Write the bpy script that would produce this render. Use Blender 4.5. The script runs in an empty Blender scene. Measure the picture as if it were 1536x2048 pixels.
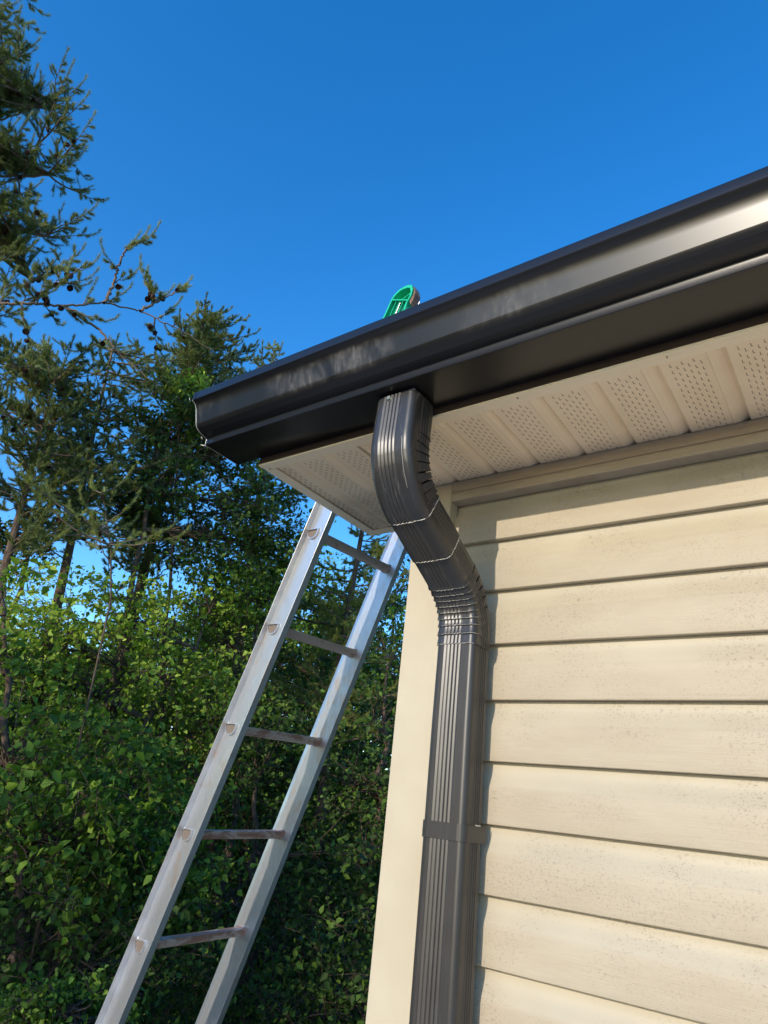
import bpy, bmesh, math, random
import numpy as np
from mathutils import Vector, Matrix

sc = bpy.context.scene
COL = sc.collection
D = bpy.data

# ------------------------------------------------------------------ camera
CAMP = (0.8422, -1.2172, -0.5718)
R = [[0.81164812, 0.57407523, 0.10800446], [-0.15731464, 0.39287541, -0.90603588], [-0.56256505, 0.71839164, 0.40918703]]
cam = D.cameras.new('camera'); co = D.objects.new('camera', cam); COL.objects.link(co)
m = Matrix.Identity(4)
for i in range(3):
    m[i][0] = R[0][i]; m[i][1] = -R[1][i]; m[i][2] = -R[2][i]; m[i][3] = CAMP[i]
co.matrix_world = m
cam.sensor_fit = 'HORIZONTAL'; cam.sensor_width = 36.0; cam.lens = 1327.9 / 1536 * 36
cam.clip_start = 0.02; cam.clip_end = 3000
sc.camera = co

# ------------------------------------------------------------------ light
ELEV = 17.4
w = D.worlds.new('World'); sc.world = w; w.use_nodes = True
nt = w.node_tree; bg = nt.nodes['Background']
sky = nt.nodes.new('ShaderNodeTexSky'); sky.sky_type = 'NISHITA'; sky.sun_disc = False
sky.sun_elevation = math.radians(ELEV); sky.sun_rotation = math.radians(180)
sky.air_density = 1.0; sky.dust_density = 0.3; sky.ozone_density = 2.5
hs = nt.nodes.new('ShaderNodeHueSaturation'); hs.inputs['Saturation'].default_value = 1.36; hs.inputs['Value'].default_value = 1.27; hs.inputs['Hue'].default_value = 0.506
nt.links.new(sky.outputs[0], hs.inputs['Color']); nt.links.new(hs.outputs[0], bg.inputs['Color'])
bg.inputs['Strength'].default_value = 0.15
sun = D.lights.new('sun', 'SUN'); so = D.objects.new('sun', sun); COL.objects.link(so)
sun.energy = 2.15; sun.angle = math.radians(0.5); sun.color = (1.0, 0.89, 0.74)
sdir = Vector((-0.035, math.cos(math.radians(ELEV)), -math.sin(math.radians(ELEV))))
so.rotation_euler = sdir.to_track_quat('-Z', 'Y').to_euler(); so.location = (0, -20, 8)
sc.view_settings.view_transform = 'Standard'; sc.view_settings.look = 'None'
sc.view_settings.exposure = 0.88; sc.view_settings.gamma = 1.0; sc.view_settings.use_curve_mapping = False
sc.cycles.max_bounces = 8; sc.cycles.transparent_max_bounces = 4

GZ = -2.55   # ground level

# ------------------------------------------------------------------ materials
def mat(name, col, rough=0.6, metal=0.0, spec=0.5, setup=None):
    m = D.materials.new(name); m.use_nodes = True
    b = m.node_tree.nodes['Principled BSDF']
    b.inputs['Base Color'].default_value = (*col, 1); b.inputs['Roughness'].default_value = rough
    b.inputs['Metallic'].default_value = metal; b.inputs['Specular IOR Level'].default_value = spec
    if setup: setup(m.node_tree, b)
    return m
def N(t, typ, **kw):
    n = t.nodes.new(typ)
    for k, v in kw.items():
        if k in n.inputs.keys(): n.inputs[k].default_value = v
        else: setattr(n, k, v)
    return n
def coords(t, scale=(1, 1, 1), loc=(0, 0, 0)):
    tc = N(t, 'ShaderNodeTexCoord'); mp = N(t, 'ShaderNodeMapping')
    mp.inputs['Scale'].default_value = scale; mp.inputs['Location'].default_value = loc
    t.links.new(tc.outputs['Object'], mp.inputs['Vector']); return mp.outputs[0]
def noise(t, scale, vec, detail=3, rough=0.6, dist=0.0):
    n = N(t, 'ShaderNodeTexNoise'); n.inputs['Scale'].default_value = scale; n.inputs['Detail'].default_value = detail
    n.inputs['Roughness'].default_value = rough; n.inputs['Distortion'].default_value = dist
    t.links.new(vec, n.inputs['Vector']); return n.outputs['Fac']
def ramp(t, fac, stops):
    r = N(t, 'ShaderNodeValToRGB'); e = r.color_ramp.elements
    while len(e) > len(stops): e.remove(e[-1])
    while len(e) < len(stops): e.new(0.5)
    for el, (p, c) in zip(e, stops):
        el.position = p; el.color = (*c, 1) if len(c) == 3 else c
    t.links.new(fac, r.inputs['Fac']); return r.outputs['Color']
def mixc(t, fac, a, b, mode='MIX'):
    n = N(t, 'ShaderNodeMix', data_type='RGBA', blend_type=mode)
    def put(s, v):
        if isinstance(v, tuple): s.default_value = (*v, 1)
        elif isinstance(v, (int, float)): s.default_value = v
        else: t.links.new(v, s)
    put(n.inputs[0], fac); put(n.inputs[6], a); put(n.inputs[7], b); return n.outputs[2]
def mth(t, op, a, b=None, c=None):
    n = N(t, 'ShaderNodeMath', operation=op)
    for i, v in enumerate((a, b, c)):
        if v is None: continue
        if isinstance(v, (int, float)): n.inputs[i].default_value = v
        else: t.links.new(v, n.inputs[i])
    return n.outputs[0]
def bump(t, b, h, strength=0.3, dist=0.001):
    n = N(t, 'ShaderNodeBump'); n.inputs['Strength'].default_value = strength; n.inputs['Distance'].default_value = dist
    t.links.new(h, n.inputs['Height']); t.links.new(n.outputs[0], b.inputs['Normal'])
def sepz(t):
    tc = N(t, 'ShaderNodeTexCoord'); s = N(t, 'ShaderNodeSeparateXYZ'); t.links.new(tc.outputs['Object'], s.inputs[0]); return s.outputs

def su_siding(t, b):
    v = coords(t, (2.0, 1, 60)); g = noise(t, 6.0, v, 4, 0.65, 0.4)        # wood grain streaks
    big = noise(t, 2.6, coords(t, (1, 1, 1.7)), 3, 0.55)
    sp = noise(t, 330.0, coords(t, (1, 1, 1.2)), 2, 0.5)
    sp2 = noise(t, 170.0, coords(t, (1, 1, 1.3), (3, 1, 2)), 2, 0.5)
    patch = ramp(t, noise(t, 5.5, coords(t, (1, 1, 1.6), (5.2, 0, 1)), 2, 0.5), [(0.40, (0, 0, 0)), (0.60, (1, 1, 1))])
    m1 = ramp(t, sp, [(0.60, (0, 0, 0)), (0.67, (1, 1, 1))]); m2 = ramp(t, sp2, [(0.62, (0, 0, 0)), (0.70, (1, 1, 1))])
    dots = mth(t, 'MULTIPLY', mth(t, 'MAXIMUM', m1, m2), patch)
    base = mixc(t, ramp(t, big, [(0.35, (0, 0, 0)), (0.7, (1, 1, 1))]), (0.458, 0.402, 0.300), (0.402, 0.350, 0.256))
    # the embossed flat of every course holds more dirt than the smooth cove above it (depth = object y)
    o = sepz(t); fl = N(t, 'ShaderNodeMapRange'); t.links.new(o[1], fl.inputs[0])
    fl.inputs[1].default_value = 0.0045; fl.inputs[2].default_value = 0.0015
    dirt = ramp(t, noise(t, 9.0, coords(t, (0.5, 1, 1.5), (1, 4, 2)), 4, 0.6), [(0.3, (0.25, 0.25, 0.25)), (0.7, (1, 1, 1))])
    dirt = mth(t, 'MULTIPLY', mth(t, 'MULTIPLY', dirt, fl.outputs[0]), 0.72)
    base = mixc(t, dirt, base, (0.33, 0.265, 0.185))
    base = mixc(t, mth(t, 'MULTIPLY', patch, 0.32), base, (0.38, 0.32, 0.235))
    base = mixc(t, mth(t, 'MULTIPLY', dots, 0.5), base, (0.17, 0.135, 0.09))
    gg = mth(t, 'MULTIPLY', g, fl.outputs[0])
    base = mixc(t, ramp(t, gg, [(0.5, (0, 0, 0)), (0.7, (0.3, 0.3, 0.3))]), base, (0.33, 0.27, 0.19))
    t.links.new(base, b.inputs['Base Color']); bump(t, b, gg, 0.55, 0.0008)
M = {}
M['siding'] = mat('vinyl_siding', (0.6, 0.5, 0.36), 0.5, 0, 0.35, su_siding)
def su_trim(t, b):
    g = noise(t, 7.0, coords(t, (1, 1, 1)), 4, 0.6)
    base = mixc(t, ramp(t, g, [(0.3, (0, 0, 0)), (0.75, (1, 1, 1))]), (0.49, 0.432, 0.322), (0.44, 0.378, 0.272))
    f = ramp(t, noise(t, 90, coords(t), 2, 0.5), [(0.68, (0, 0, 0)), (0.8, (0.35, 0.35, 0.35))])
    base = mixc(t, f, base, (0.45, 0.37, 0.25))
    t.links.new(base, b.inputs['Base Color']); bump(t, b, noise(t, 40, coords(t), 3), 0.08, 0.001)
M['post'] = mat('corner_post_vinyl', (0.74, 0.64, 0.46), 0.42, 0, 0.4, su_trim)
def su_frieze(t, b):
    g = noise(t, 6.0, coords(t, (2, 1, 60)), 4, 0.65, 0.4)
    base = mixc(t, ramp(t, g, [(0.4, (0, 0, 0)), (0.75, (1, 1, 1))]), (0.40, 0.33, 0.245), (0.32, 0.255, 0.18))
    t.links.new(base, b.inputs['Base Color']); bump(t, b, g, 0.6, 0.0008)
M['frieze'] = mat('frieze_vinyl', (0.5, 0.4, 0.3), 0.5, 0, 0.35, su_frieze)
def su_soffit(t, b):
    g = noise(t, 9.0, coords(t), 4, 0.6)
    base = mixc(t, ramp(t, g, [(0.3, (0, 0, 0)), (0.75, (1, 1, 1))]), (0.88, 0.72, 0.52), (0.80, 0.635, 0.43))
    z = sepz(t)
    # mottled darker tone towards the wall edge of the vents
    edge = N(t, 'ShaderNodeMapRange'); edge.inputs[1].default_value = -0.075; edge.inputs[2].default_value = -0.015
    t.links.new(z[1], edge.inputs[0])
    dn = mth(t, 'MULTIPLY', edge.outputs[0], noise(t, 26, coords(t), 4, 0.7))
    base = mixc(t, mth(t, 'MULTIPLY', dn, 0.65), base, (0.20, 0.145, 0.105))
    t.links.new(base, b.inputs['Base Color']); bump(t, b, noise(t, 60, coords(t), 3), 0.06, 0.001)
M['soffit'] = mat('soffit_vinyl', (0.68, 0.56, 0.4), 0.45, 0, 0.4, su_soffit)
M['slot'] = mat('vent_slot', (0.20, 0.135, 0.085), 0.8)
def su_alu(t, b):   # cream painted aluminium trim with slightly mottled texture
    g = noise(t, 120.0, coords(t), 3, 0.6)
    base = mixc(t, g, (0.88, 0.75, 0.55), (0.81, 0.68, 0.485))
    t.links.new(base, b.inputs['Base Color']); bump(t, b, g, 0.25, 0.0006)
M['alu'] = mat('cream_coil_trim', (0.55, 0.46, 0.33), 0.5, 0, 0.4, su_alu)

def su_gutter(t, b):
    o = sepz(t)
    # hand prints and dusty smears on the upper face near the outlet
    s1 = ramp(t, noise(t, 38.0, coords(t, (1.5, 1, 0.55)), 3, 0.6, 0.8), [(0.42, (0, 0, 0)), (0.7, (1, 1, 1))])
    s2 = ramp(t, noise(t, 13.0, coords(t, (1.2, 1, 1.0), (2, 0, 0)), 3, 0.55, 0.6), [(0.38, (0, 0, 0)), (0.66, (1, 1, 1))])
    sm = mth(t, 'MULTIPLY', mth(t, 'ADD', mth(t, 'MULTIPLY', s1, 0.75), 0.25), s2)
    wide = noise(t, 3.4, coords(t, (1, 1, 0.6), (7.3, 0, 0)), 2, 0.5)
    wide = ramp(t, wide, [(0.38, (0, 0, 0)), (0.62, (1, 1, 1))])
    mx = N(t, 'ShaderNodeMapRange', interpolation_type='SMOOTHSTEP'); t.links.new(o[0], mx.inputs[0])
    mx.inputs[1].default_value = 0.62; mx.inputs[2].default_value = 0.34
    f = mth(t, 'MULTIPLY', mth(t, 'MULTIPLY', sm, wide), mx.outputs[0])
    zz = N(t, 'ShaderNodeMapRange', interpolation_type='SMOOTHSTEP'); t.links.new(o[2], zz.inputs[0])
    zz.inputs[1].default_value = 0.192; zz.inputs[2].default_value = 0.212
    z2 = N(t, 'ShaderNodeMapRange', interpolation_type='SMOOTHSTEP'); t.links.new(o[2], z2.inputs[0])
    z2.inputs[1].default_value = 0.252; z2.inputs[2].default_value = 0.240
    f = mth(t, 'MULTIPLY', mth(t, 'MULTIPLY', f, zz.outputs[0]), z2.outputs[0])
    dust = noise(t, 30.0, coords(t), 5, 0.7)
    f = mth(t, 'ADD', mth(t, 'MULTIPLY', f, 0.9), mth(t, 'MULTIPLY', mth(t, 'GREATER_THAN', dust, 0.72), 0.04))
    base = mixc(t, f, (0.0075, 0.0070, 0.0078), (0.20, 0.185, 0.17))
    t.links.new(base, b.inputs['Base Color'])
    t.links.new(mth(t, 'ADD', mth(t, 'MULTIPLY', f, 0.3), 0.31), b.inputs['Roughness'])
    bump(t, b, noise(t, 8.0, coords(t, (0.4, 1, 1)), 2), 0.05, 0.002)
M['gutter'] = mat('black_gutter_paint', (0.0125, 0.0115, 0.0125), 0.3, 0, 0.48, su_gutter)
M['edge'] = mat('bare_metal_edge', (0.62, 0.60, 0.56), 0.35, 0.6)
def su_pipe(t, b):
    sc_ = noise(t, 22.0, coords(t, (5, 5, 0.5)), 4, 0.65)
    base = mixc(t, ramp(t, sc_, [(0.45, (0, 0, 0)), (0.8, (1, 1, 1))]), (0.027, 0.025, 0.024), (0.042, 0.038, 0.036))
    t.links.new(base, b.inputs['Base Color'])
    t.links.new(mth(t, 'ADD', mth(t, 'MULTIPLY', noise(t, 14, coords(t), 3), 0.12), 0.33), b.inputs['Roughness'])
    bump(t, b, noise(t, 18, coords(t, (1, 1, 0.3)), 2), 0.08, 0.002)
M['pipe'] = mat('dark_bronze_paint', (0.045, 0.042, 0.041), 0.4, 0, 0.55, su_pipe)
def su_elbow(t, b):
    scr = noise(t, 34.0, coords(t, (7, 1, 0.6)), 4, 0.7, 0.3)
    f = ramp(t, scr, [(0.58, (0, 0, 0)), (0.70, (0.75, 0.75, 0.75))])
    base = mixc(t, f, (0.024, 0.023, 0.023), (0.12, 0.11, 0.10))
    t.links.new(base, b.inputs['Base Color'])
    bump(t, b, noise(t, 30, coords(t), 3), 0.18, 0.0015)
M['elbow'] = mat('dark_bronze_elbow', (0.036, 0.034, 0.034), 0.37, 0, 0.6, su_elbow)
M['white_edge'] = mat('scuffed_cut_edge', (0.55, 0.52, 0.46), 0.4, 0.3)
M['dark'] = mat('fold_gap', (0.006, 0.006, 0.006), 0.7)
M['screw'] = mat('zinc_screw', (0.42, 0.40, 0.30), 0.35, 0.9)

def su_ladder(t, b):
    st = noise(t, 22.0, coords(t, (1, 1, 0.5)), 5, 0.65, 0.5)
    bl = noise(t, 5.0, coords(t, (1, 1, 0.6)), 3, 0.5)
    base = mixc(t, ramp(t, st, [(0.35, (0, 0, 0)), (0.75, (1, 1, 1))]), (0.74, 0.74, 0.75), (0.52, 0.53, 0.55))
    rust = ramp(t, mth(t, 'MULTIPLY', bl, noise(t, 45, coords(t, (1, 1, 0.5)), 3)), [(0.29, (0, 0, 0)), (0.38, (1, 1, 1))])
    base = mixc(t, mth(t, 'MULTIPLY', rust, 0.45), base, (0.66, 0.42, 0.26))
    t.links.new(base, b.inputs['Base Color'])
    t.links.new(mth(t, 'ADD', mth(t, 'MULTIPLY', st, 0.25), 0.24), b.inputs['Roughness'])
    bump(t, b, noise(t, 70, coords(t, (1, 1, 0.4)), 3), 0.1, 0.0008)
M['rail'] = mat('weathered_aluminium', (0.6, 0.6, 0.6), 0.4, 0.85, 0.5, su_ladder)
def su_rung(t, b):
    n = noise(t, 30.0, coords(t, (1, 0.35, 1)), 4, 0.7, 0.6)
    o = sepz(t)
    low = N(t, 'ShaderNodeMapRange'); t.links.new(o[2], low.inputs[0])
    low.inputs[1].default_value = 0.0; low.inputs[2].default_value = -0.5; low.inputs[3].default_value = 0.0; low.inputs[4].default_value = 0.17
    f = ramp(t, mth(t, 'ADD', n, low.outputs[0]), [(0.60, (0, 0, 0)), (0.70, (1, 1, 1))])
    base = mixc(t, mth(t, 'MULTIPLY', f, 0.8), (0.52, 0.41, 0.35), (0.24, 0.10, 0.06))
    t.links.new(base, b.inputs['Base Color']); t.links.new(mth(t, 'SUBTRACT', 0.10, mth(t, 'MULTIPLY', f, 0.1)), b.inputs['Metallic'])
    bump(t, b, n, 0.2, 0.001)
M['rung'] = mat('scuffed_rung', (0.42, 0.38, 0.35), 0.42, 0.5, 0.5, su_rung)
M['hollow'] = mat('rung_bore', (0.19, 0.15, 0.12), 0.6, 0.3)
M['green'] = mat('green_plastic', (0.01, 0.48, 0.26), 0.35, 0, 0.5)
def su_rub(t, b):
    n = noise(t, 60, coords(t), 4)
    t.links.new(mixc(t, n, (0.10, 0.055, 0.038), (0.30, 0.21, 0.16)), b.inputs['Base Color'])
M['rubber'] = mat('dusty_brown_rubber', (0.2, 0.13, 0.1), 0.8, 0, 0.3, su_rub)

def su_shingle(t, b):
    n = noise(t, 40, coords(t, (1, 4, 1)), 4)
    t.links.new(mixc(t, n, (0.05, 0.048, 0.045), (0.13, 0.12, 0.11)), b.inputs['Base Color']); bump(t, b, n, 0.5, 0.004)
M['shingle'] = mat('asphalt_shingles', (0.08, 0.08, 0.08), 0.9, 0, 0.3, su_shingle)

def foliage(name, c1, c2, c3, trans=0.35, rough=0.6, spec=0.2):
    m = D.materials.new(name); m.use_nodes = True; t = m.node_tree; b = t.nodes['Principled BSDF']; out = t.nodes['Material Output']
    g = N(t, 'ShaderNodeNewGeometry')
    c = ramp(t, g.outputs['Random Per Island'], [(0.0, c1), (0.5, c2), (0.82, c3), (1.0, tuple(min(1, 1.5 * q) for q in c3))])
    big = noise(t, 0.9, coords(t), 3, 0.6)
    c = mixc(t, ramp(t, big, [(0.4, (0, 0, 0)), (0.65, (0.6, 0.6, 0.6))]), c, c3)
    t.links.new(c, b.inputs['Base Color']); b.inputs['Roughness'].default_value = rough; b.inputs['Specular IOR Level'].default_value = spec
    tr = N(t, 'ShaderNodeBsdfTranslucent'); ms = N(t, 'ShaderNodeMixShader'); ms.inputs[0].default_value = trans
    t.links.new(mixc(t, 1.0, c, (1.3, 1.25, 0.5), 'MULTIPLY'), tr.inputs['Color'])
    t.links.new(b.outputs[0], ms.inputs[1]); t.links.new(tr.outputs[0], ms.inputs[2]); t.links.new(ms.outputs[0], out.inputs['Surface'])
    return m
M['needle'] = foliage('pine_needles', (0.045, 0.085, 0.028), (0.09, 0.14, 0.04), (0.30, 0.33, 0.13), 0.25, 0.45)
M['needle_sunlit'] = foliage('sunlit_pine_needles', (0.10, 0.14, 0.035), (0.20, 0.24, 0.06), (0.34, 0.36, 0.11), 0.3, 0.5)  # brighter needle copy, sunlight on the tufts put into the colour
M['leaf_dark_shaded'] = foliage('dark_shaded_leaves', (0.012, 0.032, 0.008), (0.026, 0.060, 0.011), (0.085, 0.15, 0.022), 0.22, 0.55)  # dark green leaf with the shade of the lower wood put into its colour
M['leaf_mid'] = foliage('mid_green_leaves', (0.03, 0.07, 0.010), (0.08, 0.15, 0.018), (0.21, 0.32, 0.04), 0.35, 0.55)
M['leaf_bright'] = foliage('yellow_green_leaves', (0.12, 0.22, 0.02), (0.23, 0.35, 0.035), (0.37, 0.47, 0.07), 0.42, 0.55)  # yellow-green leaf, its colour raised to carry sunlight on the understorey
def su_bark(t, b):
    n = noise(t, 14, coords(t, (3, 3, 0.7)), 5, 0.7)
    t.links.new(ramp(t, n, [(0.35, (0.045, 0.030, 0.022)), (0.7, (0.20, 0.135, 0.095))]), b.inputs['Base Color']); bump(t, b, n, 0.7, 0.01)
M['bark'] = mat('bark', (0.12, 0.08, 0.06), 0.9, 0, 0.2, su_bark)
M['twig'] = mat('twig_bark', (0.17, 0.12, 0.085), 0.8, 0, 0.2)
M['cone'] = mat('pine_cone_scales', (0.075, 0.035, 0.022), 0.7, 0, 0.3)
def su_ground(t, b):
    n = noise(t, 1.5, coords(t), 6, 0.7)
    t.links.new(ramp(t, n, [(0.35, (0.035, 0.028, 0.016)), (0.55, (0.03, 0.05, 0.014)), (0.75, (0.07, 0.055, 0.03))]), b.inputs['Base Color'])
    bump(t, b, noise(t, 12, coords(t), 5), 0.6, 0.05)
M['ground'] = mat('forest_floor', (0.04, 0.04, 0.02), 0.95, 0, 0.1, su_ground)

# ------------------------------------------------------------------ helpers
class MB:
    def __init__(s): s.v = []; s.f = []; s.mi = []; s.sm = []
    def add(s, vs, fs, mi=0, smooth=False):
        o = len(s.v); s.v += [tuple(v) for v in vs]
        for f in fs: s.f.append(tuple(i + o for i in f)); s.mi.append(mi); s.sm.append(smooth)
    def box(s, a, b, mi=0):
        (x0, y0, z0), (x1, y1, z1) = a, b
        s.add([(x0, y0, z0), (x1, y0, z0), (x1, y1, z0), (x0, y1, z0), (x0, y0, z1), (x1, y0, z1), (x1, y1, z1), (x0, y1, z1)],
              [(0, 3, 2, 1), (4, 5, 6, 7), (0, 1, 5, 4), (1, 2, 6, 5), (2, 3, 7, 6), (3, 0, 4, 7)], mi)
    def tube(s, pts, rad, n=6, mi=0, cap=True, smooth=True):
        pts = [Vector(p) for p in pts]; rings = []
        if not hasattr(rad, '__len__'): rad = [rad] * len(pts)
        up = Vector((0, 0, 1)); prev = None
        for i, p in enumerate(pts):
            t = (pts[min(i + 1, len(pts) - 1)] - pts[max(i - 1, 0)])
            t = t.normalized() if t.length > 1e-9 else Vector((0, 0, 1))
            if prev is None:
                a = t.orthogonal().normalized()
            else:
                a = prev - t * prev.dot(t)
                a = a.normalized() if a.length > 1e-6 else t.orthogonal().normalized()
            prev = a; b = t.cross(a)
            rings.append([p + (a * math.cos(2 * math.pi * k / n) + b * math.sin(2 * math.pi * k / n)) * rad[i] for k in range(n)])
        vs = [v for r in rings for v in r]; fs = []
        for i in range(len(pts) - 1):
            for k in range(n):
                k2 = (k + 1) % n; fs.append((i * n + k, i * n + k2, (i + 1) * n + k2, (i + 1) * n + k))
        if cap: fs.append(tuple(range(n - 1, -1, -1))); fs.append(tuple((len(pts) - 1) * n + k for k in range(n)))
        s.add(vs, fs, mi, smooth)
    def extrude_x(s, prof, x0, x1, mi=0, closed=False, smooth=False):
        n = len(prof); vs = [(x0, y, z) for y, z in prof] + [(x1, y, z) for y, z in prof]
        fs = [(i, (i + 1) % n, n + (i + 1) % n, n + i) for i in range(n if closed else n - 1)]
        if closed: fs += [tuple(range(n - 1, -1, -1)), tuple(range(n, 2 * n))]
        s.add(vs, fs, mi, smooth)
    def build(s, name, mats, parent=None, bevel=0, origin=None):
        me = D.meshes.new(name); me.from_pydata(s.v, [], s.f)
        for mm in (mats if isinstance(mats, (list, tuple)) else [mats]): me.materials.append(mm)
        me.polygons.foreach_set('material_index', s.mi); me.polygons.foreach_set('use_smooth', s.sm)
        bm = bmesh.new(); bm.from_mesh(me); bmesh.ops.recalc_face_normals(bm, faces=bm.faces); bm.to_mesh(me); bm.free()
        me.update()
        o = D.objects.new(name, me); COL.objects.link(o)
        if parent:
            o.parent = parent; o.matrix_parent_inverse = Matrix.Translation(parent.location).inverted()
        if bevel:
            bv = o.modifiers.new('bevel', 'BEVEL'); bv.width = bevel; bv.segments = 2; bv.limit_method = 'ANGLE'; bv.angle_limit = math.radians(40)
        return o
def fast_mesh(name, V, F, material, parent=None, k=3):
    me = D.meshes.new(name); nf = len(F)
    me.vertices.add(len(V)); me.vertices.foreach_set('co', np.asarray(V, np.float32).ravel())
    me.loops.add(nf * k); me.loops.foreach_set('vertex_index', np.asarray(F, np.int32).ravel())
    me.polygons.add(nf); me.polygons.foreach_set('loop_start', np.arange(0, nf * k, k, dtype=np.int32))
    me.update(calc_edges=True); me.materials.append(material)
    o = D.objects.new(name, me); COL.objects.link(o)
    if parent: o.parent = parent; o.matrix_parent_inverse = Matrix.Translation(parent.location).inverted()
    return o
def thing(name, label, cat, loc=(0, 0, 0), group=None):
    o = D.objects.new(name, None); COL.objects.link(o); o.location = loc; o.empty_display_size = 0.1
    o['label'] = label; o['category'] = cat
    if group: o['group'] = group
    return o

def smoothstep(a, b, x):
    t = min(1, max(0, (x - a) / (b - a))); return t * t * (3 - 2 * t)

# ================================================================== ground
gm = MB(); rg = random.Random(3); n = 60
def gh(x, y):
    d = math.hypot(x - 0.8, y + 1.2)
    return GZ + 0.06 * math.sin(x * 0.7) * math.cos(y * 0.5) * smoothstep(4, 9, d) - 0.5 * smoothstep(5, 12, d) * smoothstep(0, -4, x) + 5.0 * smoothstep(17, 48, d) * smoothstep(-6, 4, y)
xs = [math.copysign(abs(t) ** 2.6 * 900, t) for t in np.linspace(-1, 1, 121)]
vs = [(x, y, gh(x, y)) for y in xs for x in xs]; L = len(xs)
gm.add(vs, [(j * L + i, j * L + i + 1, (j + 1) * L + i + 1, (j + 1) * L + i) for j in range(L - 1) for i in range(L - 1)], 0, True)
go = gm.build('ground', M['ground']); go['kind'] = 'structure'

# added unseen pale pad round the house, bounces the low sun onto the soffit
pd = MB(); pd.box((-2.2, -5.5, GZ - 0.2), (8.0, 0.4, GZ + 0.09)); po = pd.build('bounce_pad', mat('pale_bounce_pad', (0.62, 0.57, 0.50), 0.85)); po['kind'] = 'structure'

# ================================================================== house
XL = -0.2845; SZ = 0.1539; SF = -0.2885; XR = 5.5
house = thing('house', 'beige vinyl sided house corner with perforated soffit under the eave', 'house', (0, 0, GZ))
BUTT = [0.0, -0.117, -0.234, -0.347, -0.462, -0.572, -0.686, -0.794]
while BUTT[-1] > GZ + 0.2: BUTT.append(BUTT[-1] - 0.113)
def course(z0, z1):
    h = z1 - z0          # dutch lap profile from the butt up
    P = [(0.0172, z0 + 0.0014), (0.0015, z0 + 0.0002), (0.0004, z0 + 0.0012), (0.0, z0 + 0.003)]
    P += [(0.0006 + 0.0012 * t, z0 + h * (0.05 + 0.5 * t)) for t in (0.3, 0.6, 1.0)]
    for t in np.linspace(0.1, 1, 9):
        P.append((0.0018 + 0.0142 * math.sin(t * math.pi / 2) ** 1.5, z0 + h * (0.55 + 0.36 * t)))
    P.append((0.0164, z1 + 0.004))
    return P
sw = MB()
tops = [0.1075] + BUTT[:-1]
for z0, z1 in zip(BUTT, tops):
    sw.extrude_x(course(z0, z1), 0.094, XR, smooth=False)
so_ = sw.build('siding', M['siding'], house)
for pgn in so_.data.polygons: pgn.use_smooth = True
try:
    so_.data.set_sharp_from_angle(angle=math.radians(35))
except Exception: pass
# gable wall (faces -X) in the same lap siding
gw = MB()
for z0, z1 in zip(BUTT, tops):
    pr = course(z0, z1); nn_ = len(pr)
    vs = [(x, 0.09, z) for x, z in pr] + [(x, 7.2, z) for x, z in pr]
    gw.add(vs, [(i, i + 1, nn_ + i + 1, nn_ + i) for i in range(nn_ - 1)], 0, True)
gw.add([(0.012, 0.09, 0.1), (0.012, 7.2, 0.1), (0.012, 7.2, 0.35), (0.012, 3.6, 2.1), (0.012, 0.09, 0.35)], [(0, 1, 2, 3, 4)])
gw.build('gable_siding', M['siding'], house)
cw = MB(); cw.box((0.02, 0.02, GZ - 0.6), (XR, 7.19, 0.15)); cw.build('wall_core', M['frieze'], house)
cp = MB()   # corner post: L shaped vinyl post with J-channel lips
cp.box((0.0, -0.02, GZ), (0.0965, 0.0095, SZ - 0.0015)); cp.box((-0.001, 0.0097, GZ), (0.0105, 0.088, SZ - 0.0015))
cp.box((0.0972, -0.0215, GZ), (0.0995, 0.011, SZ - 0.0015))
cp.build('corner_post', M['post'], house, 0.0025)
fz = MB()   # frieze (under-soffit) trim
fz.extrude_x([(0.012, 0.1035), (-0.0195, 0.1035), (-0.0205, 0.1045), (-0.0205, 0.1232), (-0.0180, 0.1250), (-0.0180, 0.1262), (-0.0212, 0.1272), (-0.0212, 0.1522), (0.012, 0.1522)], 0.1002, XR, 0, True)
fz.build('frieze_board', M['frieze'], house)

# soffit panels: 4 inch units with a groove and a perforated flat
GP = 0.1023; G0 = 0.1151
sp = MB(); TRY = -0.2586
def unit_profile(xg):
    # returns x,z points from one groove line to the next groove line
    P = [(xg, SZ + 0.009), (xg + 0.0012, SZ + 0.0005), (xg + 0.003, SZ - 0.0004), (xg + 0.006, SZ)]
    P += [(xg + 0.0745, SZ), (xg + 0.0765, SZ - 0.0012), (xg + 0.0785, SZ - 0.0002), (xg + 0.084, SZ + 0.0003)]
    for t in np.linspace(0.15, 1, 6):
        P.append((xg + 0.084 + (GP - 0.0845) * t, SZ + 0.009 * smoothstep(0, 1, t)))
    return P
prof = []
k0 = -4
for k in range(k0, int(XR / GP) - 1):
    prof += unit_profile(G0 + k * GP)
prof = [(x, z) for x, z in prof if x > XL + 0.028]
prof = [(XL + 0.028, SZ + 0.002)] + prof
def soffit_strip(x0, x1, y0, y1):
    pr = [(x, z) for x, z in prof if x0 <= x <= x1]
    n = len(pr); sp.add([(x, y0, z) for x, z in pr] + [(x, y1, z) for x, z in pr], [(i, i + 1, n + i + 1, n + i) for i in range(n - 1)], 0)
soffit_strip(-9, 0.0, TRY - 0.01, 0.150)
soffit_strip(-0.012, 99, TRY - 0.01, -0.004)
rs = random.Random(8)
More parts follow.
